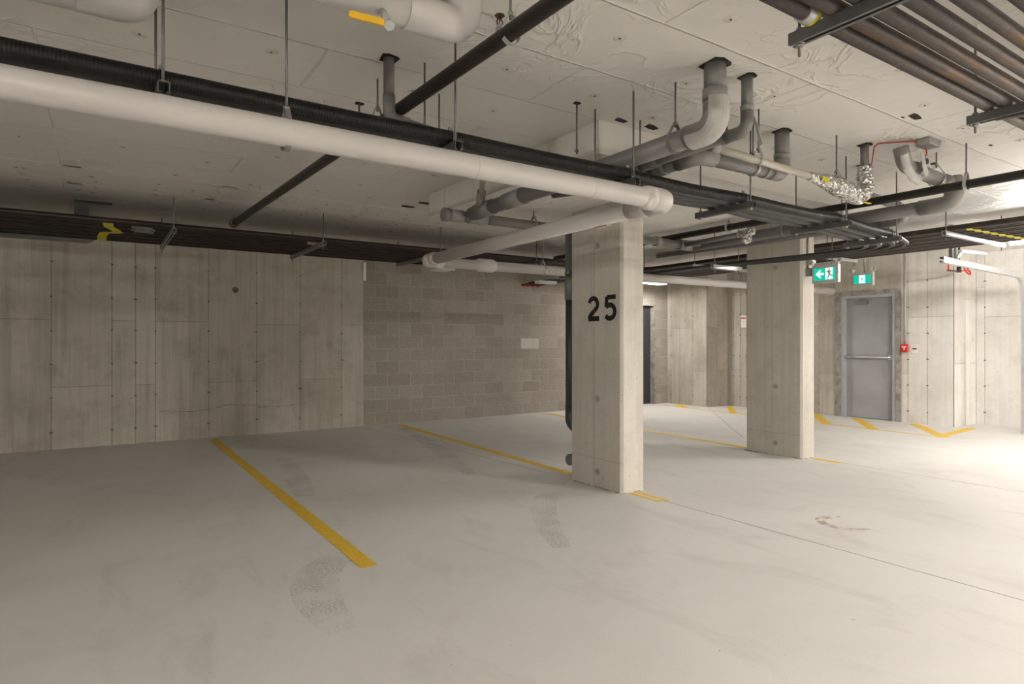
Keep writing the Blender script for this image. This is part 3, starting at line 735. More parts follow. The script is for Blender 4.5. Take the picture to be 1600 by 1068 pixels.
# ------------------------------------------------------------------ sprinkler lines
r_ = root('sprinkler_pipe', (1.3, 4.3, 2.49), 'black sprinkler pipe running diagonally across the upper left ceiling', 'pipe')
MB().tube([(1.43, -2.0, 2.535), (1.385, 1.6, 2.53), (1.325, 3.05, 2.52), (1.20, 7.02, 2.545)], .033, 18).build('pipe', M['black_pipe'], r_)
mb = MB(); mb.tube([(1.20, 6.96, 2.545), (1.20, 7.05, 2.545)], .045, 16); mb.tube([(1.20, 7.0, 2.545), (1.20, 7.0, 2.60)], .02, 10); mb.build('end_fitting', M['copper'], r_)
def sprinkler(x, y, z, par, up=1):
    rt = bpy.data.objects.new('sprinkler_head', None); C.objects.link(rt); rt.location = Vector((x, y, z)) - world_loc(par); rt.parent = par; rt['label'] = 'bronze upright sprinkler head'
    mb = MB(); mb.tube([(x, y, z-.004*up), (x, y, z+.022*up)], .017, 12); mb.tube([(x, y, z+.022*up), (x, y, z+.034*up)], .015, 6); mb.build('base_fitting', M['galv'], rt)
    mb = MB()
    for s in (-1, 1): mb.tube(fillet([(x+s*.011, y, z+.034*up), (x+s*.014, y, z+.05*up), (x, y, z+.072*up)], .01, 4), .0035, 6)
    mb.tube([(x, y, z+.034*up), (x, y, z+.07*up)], .003, 6); mb.build('frame_arms', M['copper'], rt)
    n = 16; mb = MB(); pts = [(x+(.022 if k % 2 else .018)*math.cos(2*math.pi*k/n), y+(.022 if k % 2 else .018)*math.sin(2*math.pi*k/n)) for k in range(n)]
    mb.prism(pts, lambda a, b, t: (a, b, t), z+.076*up, z+.072*up); mb.build('deflector', M['copper'], rt)
sprinkler(1.375, 2.16, 2.562, r_)
clevis(1.375, 2.08, 2.527, .034, 'y', 'white-grey ring hanger around the black pipe beside the sprinkler head', 'galv_bright')
clevis(1.30, 3.30, 2.52, .034, 'y', 'pair-like thin rod hanger at the dark end of the black pipe')
r_ = root('sprinkler_pipe', (5.3, 3.0, 2.46), 'black sprinkler pipe running from the right edge behind the foil-wrapped pipe', 'pipe')
MB().tube([(5.3, -2.5, 2.458), (5.3, 2.5, 2.458), (5.3, 6.9, 2.472)], .033, 18).build('pipe', M['black_pipe'], r_)
clevis(5.3, 1.98, 2.458, .034, 'y', 'white ring hanger around the black pipe by the large grey elbow', 'galv_bright')
clevis(5.3, 4.05, 2.462, .034, 'y', 'ring hanger around the black pipe between the struts', 'galv_bright')
mb = MB(); mb.tube([(4.5, 8.3, 2.60), (7.0, 6.9, 2.56)], .02, 10)

# ------------------------------------------------------------------ grey drain pipes
def drain(name, label, loc, pieces):
    rt = root('drain_pipe', loc, label, 'drain pipe')
    for nm, pts, r, fr, mt in pieces:
        MB().tube(fillet(pts, fr, 9), r, 22).build(nm, M[mt], rt)
    return rt
def shell_shield(parent, pts, r, up, span, mat_):
    """curved half sheet along a path; up = direction of the sheet's middle"""
    pts = [Vector(p) for p in pts]; up = Vector(up); v = []; f = []; n = 9; m_ = len(pts)
    for lay in (0, .003):
        for i, p in enumerate(pts):
            t = (pts[min(i+1, m_-1)] - pts[max(i-1, 0)]).normalized(); a = (up - t*up.dot(t)).normalized(); b = t.cross(a)
            for k in range(n):
                an = math.radians(-span/2 + span*k/(n-1)); v.append(p + (a*math.cos(an) + b*math.sin(an))*(r+lay))
    N = m_*n
    for i in range(m_-1):
        for k in range(n-1):
            q = (i*n+k, i*n+k+1, (i+1)*n+k+1, (i+1)*n+k); f.append(q[::-1]); f.append(tuple(N+j for j in q))
    for k in range(n-1):
        f.append((k, k+1, N+k+1, N+k)); e = (m_-1)*n; f.append((e+k+1, e+k, N+e+k, N+e+k+1))
    for i in range(m_-1):
        f.append((i*n+n, i*n, N+i*n, N+i*n+n)); f.append((i*n+n-1, i*n+2*n-1, N+i*n+2*n-1, N+i*n+n-1))
    mb = MB(); mb.add(v, f, False); mb.build('elbow_shield', mat_, parent)
Zd = 2.425
big = drain('a', 'large grey drain pipe dropping from the ceiling and running back to pillar 25', (2.706, 2.15, 2.37), [
    ('riser', [(2.706, 2.15, 2.7595), (2.706, 2.15, 2.62)], .057, .05, 'grey_pvc'),
    ('coupling', [(2.706, 2.15, 2.63), (2.706, 2.15, 2.565)], .064, .05, 'grey_pvc_light'),
    ('elbow', [(2.706, 2.15, 2.60), (2.706, 2.15, Zd), (2.706, 2.33, Zd)], .0625, .105, 'grey_pvc_light'),
    ('pipe', [(2.706, 2.28, Zd), (2.706, 4.70, Zd-.01)], .057, .05, 'grey_pvc'),
    ('coupling', [(2.706, 3.92, Zd-.005), (2.706, 4.16, Zd-.007)], .065, .05, 'grey_pvc_light'),
    ('wye_fitting', [(2.706, 4.36, Zd-.01), (2.706, 4.62, Zd-.01)], .066, .05, 'grey_pvc'),
    ('wye_fitting', [(2.60, 4.36, Zd+.10), (2.67, 4.50, Zd+.02)], .036, .05, 'grey_pvc_light'),
    ('side_branch', [(2.28, 3.75, Zd+.235), (2.64, 4.44, Zd+.06)], .022, .05, 'clear_pipe')])
el = fillet([(2.706, 2.15, 2.58), (2.706, 2.15, Zd), (2.706, 2.30, Zd)], .105, 9)
shell_shield(big, el, .070, (-.25, -1, -.9), 130, M['shield'])
dn = drain('b', 'grey drain pipe with a capped end, passing behind pillar 25', (3.9, 4.78, 2.35), [
    ('pipe', [(2.62, 4.78, 2.40), (5.42, 4.78, 2.40)], .044, .05, 'grey_pvc'),
    ('cleanout_cap', [(2.47, 4.78, 2.40), (2.53, 4.78, 2.40)], .057, .05, 'grey_pvc'),
    ('coupling', [(2.53, 4.78, 2.40), (2.66, 4.78, 2.40)], .053, .05, 'grey_pvc_light'),
    ('coupling', [(2.72, 4.78, 2.40), (2.90, 4.78, 2.40)], .053, .05, 'grey_pvc_light'),
    ('coupling', [(5.02, 4.78, 2.40), (5.10, 4.78, 2.40)], .053, .05, 'grey_pvc_light')])
d3 = drain('c', 'slim grey drain pipe dropping just right of the large one', (2.98, 2.15, 2.42), [
    ('riser', [(2.975, 2.15, 2.7595), (2.975, 2.15, 2.56)], .031, .05, 'grey_pvc'),
    ('coupling', [(2.975, 2.15, 2.60), (2.975, 2.15, 2.57)], .036, .05, 'grey_pvc_light'),
    ('elbow', [(2.975, 2.15, 2.58), (2.975, 2.15, 2.465), (2.975, 2.28, 2.465)], .035, .07, 'grey_pvc'),
    ('pipe', [(2.975, 2.24, 2.465), (2.975, 2.98, 2.455), (2.80, 3.35, 2.44)], .031, .08, 'grey_pvc'),
    ('coupling', [(2.975, 2.80, 2.457), (2.975, 2.92, 2.455)], .037, .05, 'grey_pvc_light')])
shell_shield(d3, [(3.02, 2.17, 2.565), (3.05, 2.16, 2.50), (3.07, 2.155, 2.43), (3.08, 2.15, 2.40)], .02, (1, -.4, 0), 80, M['shield'])
d4 = drain('d', 'grey drain pipe running from the middle riser back to the left', (3.94, 2.57, 2.40), [
    ('riser', [(3.94, 2.57, 2.7595), (3.94, 2.57, 2.56)], .049, .05, 'grey_pvc'),
    ('coupling', [(3.94, 2.57, 2.60), (3.94, 2.57, 2.565)], .054, .05, 'grey_pvc_light'),
    ('elbow', [(3.94, 2.57, 2.58), (3.94, 2.57, 2.462), (3.80, 2.57, 2.462)], .053, .09, 'grey_pvc_light'),
    ('pipe', [(3.85, 2.57, 2.462), (3.12, 2.57, 2.452)], .048, .05, 'grey_pvc'),
    ('coupling', [(3.76, 2.57, 2.461), (3.72, 2.57, 2.461)], .053, .05, 'grey_pvc_light'),
    ('elbow', [(3.22, 2.57, 2.453), (3.085, 2.57, 2.45), (3.085, 2.74, 2.447)], .053, .09, 'grey_pvc_light'),
    ('pipe', [(3.085, 2.70, 2.447), (3.085, 3.30, 2.44), (2.86, 3.75, 2.432)], .046, .12, 'grey_pvc'),
    ('coupling', [(3.085, 2.83, 2.446), (3.085, 2.92, 2.446)], .053, .05, 'grey_pvc_light'),
    ('coupling', [(3.085, 3.12, 2.443), (3.085, 3.22, 2.443)], .053, .05, 'grey_pvc_light')])
d5 = drain('e', 'pale thin pipe ending in crumpled foil insulation with yellow tape', (4.0, 2.41, 2.40), [
    ('pipe', [(3.02, 2.41, 2.447), (4.02, 2.41, 2.425)], .023, .05, 'clear_pipe'),
    ('coupling', [(2.99, 2.41, 2.448), (3.06, 2.41, 2.447)], .030, .05, 'grey_pvc_light'),
    ('riser', [(4.72, 2.41, 2.7595), (4.72, 2.41, 2.55)], .029, .05, 'grey_pvc')])
fp = fillet([(4.0, 2.41, 2.425), (4.3, 2.41, 2.412), (4.62, 2.41, 2.37), (4.725, 2.41, 2.42), (4.72, 2.41, 2.60)], .07, 8)
r = random.Random(11); dense = []
for a, b in zip(fp, fp[1:]):
    k = max(1, int((b-a).length/.012)); dense += [a + (b-a)*j/k for j in range(k)]
dense.append(fp[-1]); L = len(dense)
MB().tube(dense, .05, 16, radii=[(.027 + .036*min(1, 3.4*min(k/L*.9, 1.15-k/L)))*r.uniform(.86, 1.10) for k in range(L)]).build('foil_wrap', M['foil'], d5)
MB().cbox((4.13, 2.368, 2.412), .075, .006, .030, Matrix.Rotation(.15, 3, 'Y')).build('yellow_tape', M['yellow_tape'], d5); MB().cbox((4.68, 2.375, 2.322), .09, .02, .005).build('yellow_tape', M['yellow_tape'], d5)
d6 = drain('f', 'large grey drain pipe with a wide elbow on the right, running back beside the struts', (5.6, 2.3, 2.34), [
    ('pipe', [(5.60, 2.28, 2.40), (5.60, 3.4, 2.40), (5.60, 4.78, 2.385)], .055, .1, 'grey_pvc'),
    ('elbow', [(5.60, 2.18, 2.60), (5.60, 2.16, 2.40), (5.60, 2.42, 2.40)], .062, .13, 'grey_pvc_light'),
    ('drop', [(5.42, 2.20, 2.555), (5.60, 2.20, 2.56), (5.60, 2.18, 2.42)], .056, .10, 'grey_pvc'),
    ('pipe', [(4.95, 2.20, 2.575), (5.46, 2.20, 2.555)], .052, .05, 'grey_pvc_light'),
    ('collar', [(5.00, 2.20, 2.573), (5.06, 2.20, 2.571)], .058, .05, 'grey_pvc_light'),
    ('trap_bend', [(5.03, 2.20, 2.573), (4.86, 2.20, 2.58), (4.80, 2.20, 2.70)], .050, .09, 'grey_pvc_light'),
    ('coupling', [(5.60, 3.30, 2.40), (5.60, 3.42, 2.40)], .061, .05, 'grey_pvc_light'),
    ('elbow', [(5.40, 4.78, 2.40), (5.60, 4.78, 2.395), (5.60, 4.60, 2.395)], .058, .10, 'grey_pvc_light')])
shell_shield(d6, [(5.02, 2.19, 2.50), (4.90, 2.18, 2.51), (4.80, 2.17, 2.56), (4.74, 2.16, 2.64)], .035, (-.3, -1, -.5), 130, M['shield'])
shell_shield(d6, [(5.0, 2.14, 2.52), (4.93, 2.13, 2.58), (4.90, 2.13, 2.66)], .035, (.3, -1, -.2), 110, M['shield'])
MB().tube([(4.86, 2.22, 2.62), (4.84, 2.22, 2.735)], .017, 10).build('white_stub', M['white'], d6)
d7 = drain('g', 'smaller grey drain pipe with a tight double bend under the black pipe', (5.94, 2.7, 2.35), [
    ('riser', [(5.25, 2.69, 2.7595), (5.25, 2.69, 2.60)], .040, .05, 'grey_pvc'),
    ('pipe', [(5.25, 2.69, 2.62), (5.25, 2.69, 2.525), (5.80, 2.70, 2.50)], .034, .07, 'grey_pvc'),
    ('elbow', [(5.76, 2.70, 2.50), (5.94, 2.70, 2.495), (5.94, 2.70, 2.38), (5.94, 2.9, 2.385)], .038, .06, 'grey_pvc_light'),
    ('coupling', [(5.80, 2.70, 2.50), (5.84, 2.70, 2.50)], .042, .05, 'grey_pvc_light'),
    ('pipe', [(5.94, 2.85, 2.385), (5.94, 3.9, 2.39), (5.94, 5.6, 2.41)], .034, .05, 'grey_pvc')])
d8 = drain('h', 'slim grey drain pipe dropping from the ceiling behind the black conduits', (1.255, 3.03, 2.45), [
    ('riser', [(1.255, 3.03, 2.7595), (1.255, 3.03, 2.56)], .028, .05, 'grey_pvc'),
    ('elbow', [(1.255, 3.03, 2.57), (1.255, 3.03, 2.455), (1.37, 3.05, 2.452)], .032, .045, 'grey_pvc'),
    ('pipe', [(1.34, 3.045, 2.452), (1.56, 3.09, 2.45), (2.28, 3.75, 2.655)], .027, .08, 'grey_pvc')])
d9 = drain('i', 'grey riser pipe at the right end of the ceiling drop panel', (5.70, 3.16, 2.4), [
    ('riser', [(5.71, 3.16, 2.7595), (5.71, 3.16, 2.47)], .04, .05, 'grey_pvc'),
    ('coupling', [(5.71, 3.16, 2.53), (5.71, 3.16, 2.47)], .047, .05, 'grey_pvc_light')])
mb = MB(); mb.tube([(5.56, 4.42, 2.29), (5.56, 4.42, 2.31)], .04, 14)
d10 = drain('j', 'foil-ended small pipe hanging left of the unnumbered pillar', (5.42, 4.1, 2.3), [
    ('pipe', [(5.42, 3.9, 2.40), (5.42, 4.7, 2.385)], .026, .05, 'grey_pvc')])
mb = MB(); mb.ball((5.42, 3.92, 2.345), .05, 16, 10, (1, 1, 1.1)); mb.tube([(5.42, 3.84, 2.405), (5.42, 4.02, 2.40)], .034, 14); mb.build('foil_wrap', M['foil'], d10)
# dark downpipe behind pillar 25
dp_ = drain('k', 'dark grey downpipe running down the back edge of pillar 25', (3.86, 4.79, .10), [
    ('upper_pipe', [(3.865, 4.785, 2.36), (3.865, 4.785, 1.72)], .052, .05, 'grey_pvc'),
    ('lower_pipe', [(3.865, 4.785, 1.72), (3.865, 4.785, .60)], .049, .05, 'grey_dark'),
    ('coupling', [(3.865, 4.785, 2.0), (3.865, 4.785, 1.72)], .056, .05, 'grey_pvc'),
    ('elbow', [(3.865, 4.785, .70), (3.865, 4.785, .53), (4.02, 4.785, .38)], .052, .10, 'grey_dark'),
    ('elbow', [(3.98, 4.785, .42), (4.06, 4.785, .30), (4.06, 4.785, .10)], .050, .06, 'grey_dark'),
    ('cleanout_cap', [(3.845, 4.785, .165), (4.06, 4.785, .165)], .055, .05, 'grey_pvc')])
mb = MB(); mb.tube(torus_pts((3.865, 4.785, 1.98), (1, 0, 0), (0, 1, 0), .058, 18), .004, 6, closed=True); mb.cbox((3.81, 4.74, 1.98), .03, .05, .03); mb.build('pipe_strap', M['galv'], dp_)
# hangers for drains
clevis(2.706, 2.42, Zd, .058, 'y', 'strap hanger on the large grey drain pipe beside its elbow')
clevis(2.975, 2.96, 2.456, .032, 'y', 'thin rod hanger at a slot, left of the strap on the large drain pipe')
clevis(2.975, 2.30, 2.465, .033, 'y', 'small strap hanger on the slim grey drain pipe')
clevis(3.45, 2.41, 2.44, .025, 'x', 'small strap hanger at the left end of the pale thin pipe')
clevis(3.62, 2.57, 2.46, .05, 'x', 'strap hanger on the grey drain pipe left of its riser')
clevis(4.34, 2.41, 2.41, .05, 'x', 'rod hanger above the crumpled foil pipe')
clevis(3.42, 4.78, 2.40, .046, 'x', 'strap hanger on the capped drain pipe just left of pillar 25')
clevis(5.60, 3.62, 2.40, .057, 'y', 'strap hanger on the long grey drain pipe above the struts')
clevis(5.36, 2.20, 2.56, .056, 'x', 'strap hanger on the grey pipe right of the pale elbow shields')
for x, y, z, l in ((1.68, 3.30, 2.50, 'short rod above the conduits near the diagonal black pipe'), (1.34, 3.7, 2.6, 'short rod behind the conduits left of the slim grey riser'), (2.44, 2.96, 2.45, 'rod in front of the ceiling drop panel, left of its corner'),
                   (5.5, 5.75, 2.25, 'left one of the two thin rods between the pillars'), (5.85, 5.75, 2.25, 'right one of the two thin rods between the pillars')):
    single_rod(x, y, z, l)

# ceiling junction box with red cable
jb = root('junction_box', (4.98, 2.14, 2.70), 'grey metal junction box on the ceiling with a red cable', 'junction box')
MB().cbox((4.98, 2.10, 2.735), .17, .10, .05, bev=.006).build('box', M['galv'], jb)
MB().tube(fillet([(4.93, 2.12, 2.71), (4.88, 2.14, 2.745), (4.74, 2.35, 2.755), (4.735, 2.37, 2.60)], .04, 6), .0045, 8).build('red_cable', M['red_wire'], jb)
MB().tube(fillet([(5.0, 2.12, 2.71), (5.02, 2.12, 2.67), (4.96, 2.13, 2.62)], .03, 6), .0055, 8).build('red_cable', M['red_wire'], jb)
MB().ball((5.03, 2.14, 2.62), .028, 8, 6).build('black_plug', M['black'], jb)

# ------------------------------------------------------------------ rack of pipes along the left and right walls
NR = 16; p0, p1 = 7.12, 8.33
for i in range(NR):
    y = p0 + (p1-p0)*i/(NR-1); x = 7.28 + (8.58-7.28)*i/(NR-1)
    zz = 2.475 + (.004 if i % 3 else -.003)
    pos = 'outermost towards the open floor' if i == 0 else 'closest to the wall' if i == NR-1 else ORD[i] + ' from the open floor side'
    tag(MB().tube(fillet([(XL+.05, y, zz), (x, y, zz), (x, -5.0, zz)], .18, 6), .029, 12).build('rack_pipe', M['rack_pipe']),
        'dark pipe of the flat wall-side rack, ' + pos, 'pipe', 'pipes of the wall rack')
rk = [(-.85, 'left of the picture edge'), (.65, 'by the yellow tape on the left wall side'), (2.14, 'in the middle of the concrete wall'), (3.62, 'above the corner where the block wall starts'), (5.1, 'behind the far white pipe'), (6.6, 'near the black hoses by the block wall')]
for x, l in rk: trapeze((x, 7.06), (x, 8.40), 2.443, 'strut hanger under the dark pipe rack, ' + l, [], mat_=M['galv'] if x < 5 else M['strut'], over=.04)
for y, l in ((2.88, 'next to the yellow zigzag tape on the right'), (4.55, 'above the grey steel door'), (6.1, 'between the second pillar and the far wall')):
    trapeze((7.23, y), (8.64, y), 2.443, 'strut hanger under the brown pipe rack, ' + l, [], mat_=M['galv_bright'], over=.05)
def zigtape(label, pts, w_):
    mb = MB()
    for (x0, y0), (x1, y1) in zip(pts, pts[1:]): fl(mb, x0, y0, x1, y1, w_, z=2.4405, h=.003)
    tag(mb.build('tape_band', M['yellow_tape']), label, 'tape')
zigtape('yellow tape band across the dark pipe rack above the left concrete wall', [(.10, 7.09), (.11, 7.3), (.17, 7.5), (.20, 7.66), (.08, 7.72), (.06, 8.0), (.06, 8.35)], .085)
zz_ = [(7.25+.085*k, 2.70+(.02 if k % 2 else -.02)-.006*k) for k in range(17)]
zigtape('yellow zigzag tape across the brown pipe rack in the upper right', zz_, .05)
mb = MB()
for k, (x, y) in enumerate(((5.65, 7.4), (5.9, 7.5), (6.1, 7.6), (6.3, 7.9), (6.6, 8.0), (6.9, 8.05), (7.0, 8.1))): fl(mb, x, y, x+.07, y+.02, .05, z=2.4405, h=.003)
tag(mb.build('tape_band', M['yellow_tape']), 'scattered yellow tape pieces on the rack seen between the pillars', 'tape')
def couplings(x, ys, label, mt, L=.12):
    rt = root('pipe_coupling', (x, sum(ys)/len(ys), 2.43), label, 'coupling')
    for k, y in enumerate(ys):
        dx = .03*(k % 2); MB().tube([(x+dx, y, 2.475), (x+dx+L, y, 2.475)], .0335, 12).build('sleeve', mt, rt)
st = [p0 + (p1-p0)*i/(NR-1) for i in range(NR)]
couplings(.30, st[2:6], 'pale coupling sleeves on the rack beside the yellow tape', M['galv'], .18)
couplings(2.02, st[2:4], 'tan coupling sleeves on the rack near the middle wall strut', M['foam'], .16)
tag(thing_pipe('grey_duct_pipe', [(-6, 8.50, 2.47), (-.02, 8.50, 2.47), (-.02, 8.50, 2.70)], .052, M['grey_pvc'], 'grey pipe under the rack at the left edge, ending in an elbow', 'pipe', .08))
bk = root('wall_bracket', (-.12, 7.4, 2.52), 'black angle bracket between the rack and ceiling on the left', 'bracket')
MB().box(-.17, -.05, 7.34, 7.46, 2.53, 2.68).build('box', M['grey_dark'], bk); MB().box(-.17, .14, 7.33, 7.345, 2.66, 2.68).build('flange', M['black'], bk)

# black hoses with red ends near the block wall
for i in range(4):
    x = 6.55 + .11*i
    rt = root('flexible_hose', (x, 9.43, 2.35), ['leftmost', 'second', 'third', 'rightmost'][i] + ' black hose with a red end by the block wall', 'hose', 'black hoses')
    MB().tube(fillet([(x, 9.43, 2.375), (x+.03, 9.25, 2.40), (x+.25, 9.0+.03*i, 2.435), (x+.95, 8.9+.05*i, 2.45), (x+1.6, 8.9+.05*i, 2.50)], .2, 6), .018, 10).build('hose', M['black'], rt)
    MB().tube([(x, 9.512, 2.37), (x, 9.43, 2.375)], .024, 12).build('red_end', M['red'], rt)

# steel pipes on two struts, upper right
ys = [1.215, 1.145, 1.065, .975, .88, .775, .66]
tm_ = 2.387
pos = ['farthest from the camera', 'second from the far side', 'third from the far side', 'fourth from the far side', 'fifth from the far side', 'sixth from the far side', 'nearest the camera']
for i, y in enumerate(ys):
    rt = tag(MB().tube([(1.2, y, tm_+.029), (7.1, y, tm_+.029)], .0275, 18).build('steel_pipe', M['steel']), 'rust-streaked steel pipe in the upper right corner, ' + pos[i], 'pipe', 'steel pipes in the upper right')
    if i == 0:
        MB().tube([(1.98, y, tm_+.029), (2.10, y, tm_+.029)], .0345, 18).build('coupling', M['galv_bright'], rt)
        MB().tube([(2.02, y, tm_+.029), (2.04, y, tm_+.029)], .036, 18).build('yellow_band', M['yellow_tape'], rt)
        MB().tube([(2.065, y, tm_+.029), (2.08, y, tm_+.029)], .036, 18).build('yellow_band', M['yellow_tape'], rt)
trapeze((2.05, 1.27), (2.05, .52), tm_, 'slotted strut hanger under the steel pipes, the one nearer the picture centre', [], over=.03)
trapeze((3.50, 1.27), (3.50, .52), tm_, 'strut hanger under the steel pipes at the right picture edge', [], over=.03)
for x in (4.95, 6.4): trapeze((x, 1.27), (x, .52), tm_, 'strut hanger of the steel pipes %s' % ('beyond the right edge' if x < 5 else 'farthest to the right'), [], over=.03)
# slots on the near strut underside
MB().tube(fillet([(3.50, 1.19, 2.345), (3.56, .95, 2.335), (3.50, .6, 2.34)], .1), .008, 8).build('armoured_cable', M['galv']).update_tag()
ac = [o for o in C.objects if o.name.startswith('armoured_cable')][0]; tag(ac, 'thin armoured cable clipped under the right-hand strut', 'cable')

# ------------------------------------------------------------------ exit signs
def exit_sign(x, ya, yb, z0, z1, label, arrow):
    """faces -X. ya>yb: left and right edge as seen."""
    rt = root('exit_sign', (x, (ya+yb)/2, z0), label, 'exit sign')
    hy, hz = ya-yb, z1-z0; ym, zm = (ya+yb)/2, (z0+z1)/2
    MB().cbox((x, ym, zm), .055, hy, hz, bev=.006).build('housing', M['sign_housing'], rt)
    fx = x-.0275-.0008
    gy0, gy1 = yb+.028, ya-.028; gz0, gz1 = z0+.03, z1-.035
    fx -= .0015
    MB().box(fx, fx+.004, gy0, gy1, gz0, gz1).build('green_panel', M['exit_green'], rt)
    W = gy1-gy0; Hh = gz1-gz0
    def T(a, b, t): return (fx-t, gy1-a*W, gz0+b*Hh)
    wx0, wx1 = (.54, .88) if arrow else (.31, .67)
    MB().prism([(wx0, .06), (wx1, .06), (wx1, .98), (wx0, .98)], T, .0002, .0014).build('white_doorway', M['exit_white'], rt)
    if arrow:
        MB().prism([(.08, .52), (.28, .20), (.36, .20), (.25, .43), (.46, .43), (.46, .61), (.25, .61), (.36, .84), (.28, .84)], T, .0002, .0014).build('white_arrow', M['exit_white'], rt)
    cx = (wx0+wx1)/2; k = W/Hh; mb = MB()
    def seg(a, b, c, d_, w_):
        p, q = Vector((a*k, b)), Vector((c*k, d_)); n = Vector((-(q-p).y, (q-p).x)).normalized()*w_/2
        mb.prism([((v.x)/k, v.y) for v in (p+n, q+n, q-n, p-n)], T, .0016, .0026)
    sc = 1.0 if arrow else .62; o = .5
    def S(pts, w_): 
        for (a, b), (c, d_) in zip(pts, pts[1:]): seg(cx+a*sc, .5+(b-.5)*sc, cx+c*sc, .5+(d_-.5)*sc, w_*sc)
    mb.prism([(cx+(.0+.032*math.cos(t*math.pi/6))*sc, .5+(.36+.062*math.sin(t*math.pi/6))*sc) for t in range(12)], T, .0016, .0026)
    S([(-.015, .76), (.02, .46)], .13)
    S([(-.01, .74), (-.09, .66), (-.14, .62)], .055); S([(.0, .76), (.07, .70), (.11, .60)], .055)
    S([(.02, .47), (-.03, .28), (-.06, .10)], .08); S([(.02, .46), (.10, .34), (.19, .34)], .075)
    mb.build('running_figure', M['green_fig'], rt)
    for s, yy in (('l', ya-.01), ('r', yb+.005)):
        mb = MB(); mb.tube([(x-.01, yy, z1), (x-.02, yy, z1+.03)], .01, 8)
        mb.tube([(x+.02, yy, z1+.05), (x-.035, yy+(.02 if s == 'l' else -.02), z1+.045)], .03, 14, radii=[.018, .036])
        o_ = mb.build('lamp_head', M['white'], rt)
        c = Vector((x-.0355, yy+(.02 if s == 'l' else -.02), z1+.045)); MB().tube([c, c+Vector((-.004, 0, 0))], .027, 14).build('lamp_lens', M['galv_bright'], o_)
    return rt
s1 = exit_sign(6.72, 4.0, 3.70, 1.965, 2.165, 'green lit exit sign with a white arrow, fixed to the unnumbered pillar', True)
MB().cbox((6.70, 4.035, 2.10), .05, .05, .09).build('wall_bracket', M['galv'], s1)
MB().tube([(6.70, 4.05, 2.14), (6.70, 4.05, 2.5)], .012, 10).build('feed_conduit', M['galv'], s1)
s2 = exit_sign(9.40, 4.97, 4.67, 2.145, 2.335, 'small green lit exit sign without an arrow, hanging in front of the grey door', False)
MB().tube([(9.40, 4.80, 2.335), (9.40, 4.80, H1)], .011, 10).build('stem', M['galv'], s2)

# ------------------------------------------------------------------ fire alarm, conduit, notices
fa = root('fire_alarm_station', (11.02, 5.0, 1.16), 'red fire alarm pull station right of the grey door', 'fire alarm')
MB().cbox((11.02, 4.985, 1.22), .055, .10, .13, bev=.006).build('red_body', M['red'], fa)
mb = MB(); mb.box(10.988, 10.9925, 4.95, 5.02, 1.235, 1.25); mb.box(10.986, 10.9925, 4.975, 4.99, 1.19, 1.24); mb.build('white_handle', M['white'], fa)
nt = root('wall_notice', (11.045, 4.86, 1.16), 'white notice with a dark line beside the fire alarm', 'notice')
MB().box(11.043, 11.0495, 4.80, 4.90, 1.145, 1.275).build('sheet', M['white'], nt)
mb = MB(); mb.box(11.041, 11.043, 4.815, 4.885, 1.20, 1.22); mb.box(11.041, 11.043, 4.815, 4.885, 1.255, 1.26); mb.build('printed_lines', M['black'], nt)
tag(MB().tube([(11.03, 4.985, 1.285), (11.03, 4.985, 2.76)], .011, 10).build('wall_conduit', M['galv_bright']), 'thin vertical metal conduit above the fire alarm', 'conduit')
nt = root('wall_notice', (11.04, 8.05, 1.70), 'white notice with a red bar on the wall left of the unnumbered pillar', 'notice')
MB().box(11.043, 11.0495, 8.00, 8.13, 1.62, 1.87).build('sheet', M['white'], nt)
MB().box(11.041, 11.043, 8.01, 8.12, 1.80, 1.83).build('red_bar', M['red'], nt)
tag(MB().box(3.49, 3.53, 9.44, 9.496, 2.28, 2.56).build('foam_strip', M['white']), 'small white foam strip where concrete and block walls meet', 'foam strip')

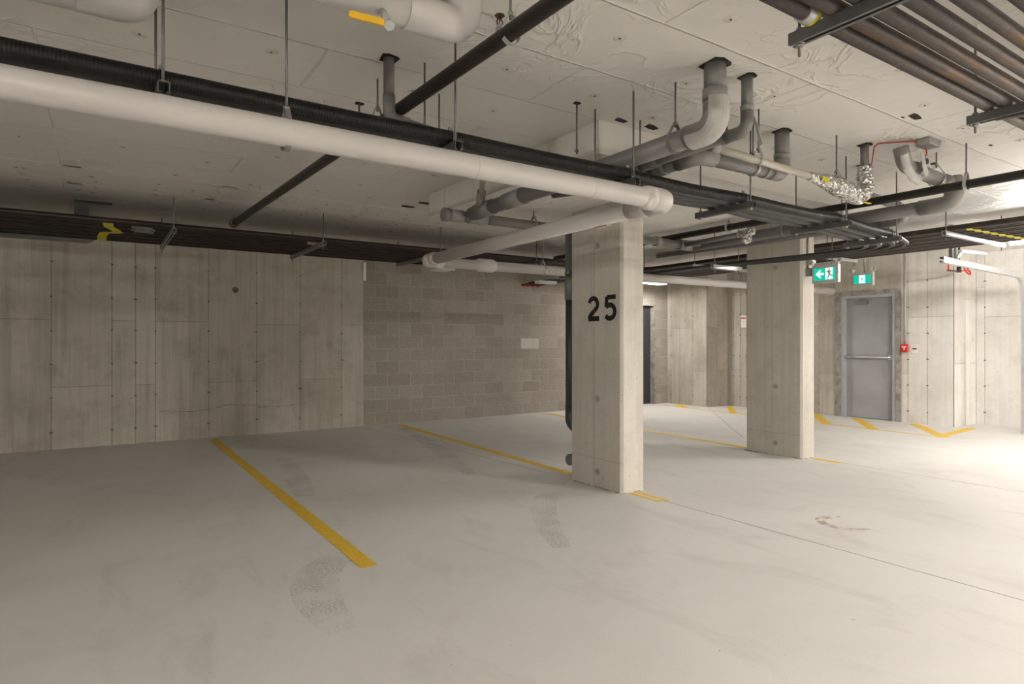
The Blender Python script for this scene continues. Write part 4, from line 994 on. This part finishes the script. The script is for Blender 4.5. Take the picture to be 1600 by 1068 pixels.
# ------------------------------------------------------------------ overhead door track, upper right
YT, ZT = 3.40, 2.30
tr = root('overhead_door_track', (9.2, YT, 2.2), 'bright galvanised overhead door track curving down at the right edge', 'door track')
def cprofile(path, mb, w_=.05, h=.07):
    path = [Vector(p) for p in path]; prof = [(-w_/2, h/2), (-w_/2, -h/2), (w_/2, -h/2), (w_/2, -h/2+.02), (w_/2-.004, -h/2+.02), (w_/2-.004, -h/2+.004), (-w_/2+.004, -h/2+.004), (-w_/2+.004, h/2-.004), (w_/2-.004, h/2-.004), (w_/2-.004, h/2-.02), (w_/2, h/2-.02), (w_/2, h/2)]
    v = []; n = len(prof)
    for i, p in enumerate(path):
        t = (path[min(i+1, len(path)-1)] - path[max(i-1, 0)]).normalized(); side = Vector((0, 1, 0)); up = side.cross(t)*-1
        v += [p + side*a + up*b for a, b in prof]
    f = [(i*n+k, i*n+(k+1) % n, (i+1)*n+(k+1) % n, (i+1)*n+k) for i in range(len(path)-1) for k in range(n)]
    f += [tuple(range(n-1, -1, -1)), tuple((len(path)-1)*n+k for k in range(n))]
    mb.add(v, f)
mb = MB(); cprofile(fillet([(8.42, YT, ZT), (10.95, YT, ZT-.05), (11.00, YT, 1.8), (11.00, YT, .02)], .38, 10), mb); mb.build('rail', M['galv_bright'], tr)
MB().box(8.78, 8.82, YT+.027, YT+.067, ZT-.02, H1).build('perforated_angle', M['galv'], tr)
MB().box(8.88, 8.91, YT+.027, YT+.055, ZT+.0, H1).build('perforated_angle', M['galv_bright'], tr)
MB().tube([(8.83, YT, ZT+.04), (8.93, YT-.01, ZT+.13)], .02, 10).build('bracket_arm', M['white'], tr)
MB().tube([(8.90, YT-.01, ZT+.14), (9.55, YT-.05, ZT+.155)], .021, 12).build('tube_end', M['white'], tr)
VX, VY, VZ = 10.62, 4.06, 2.38
vl = root('drain_valve', (VX, VY, VZ-.05), 'small red and brass valve hanging below the door track', 'valve')
MB().tube([(VX, VY, VZ), (VX, VY, H1)], .013, 8).build('feed_pipe', M['black_pipe'], vl)
MB().tube([(VX, VY, VZ-.035), (VX, VY, VZ+.05)], .03, 10).build('valve_body', M['black'], vl)
MB().tube([(VX-.30, VY+.03, VZ-.02), (VX, VY, VZ-.02)], .014, 8).build('brass_arm', M['copper'], vl)
MB().tube(torus_pts((VX+.15, VY-.05, VZ-.005), (1, 0, 0), (0, .5, .85), .07, 18), .011, 6, closed=True).build('red_handwheel', M['red'], vl)
MB().tube([(VX, VY-.01, VZ-.01), (VX+.19, VY-.055, VZ)], .008, 6).build('handwheel_spoke', M['red'], vl)
MB().tube([(VX-.27, VY+.03, VZ-.02), (VX-.27, VY+.03, VZ+.10)], .012, 8).build('red_stub', M['red'], vl)
for q in [o for o in bpy.data.objects if o.type == 'MESH' and not o.users_collection]: bpy.data.objects.remove(q)
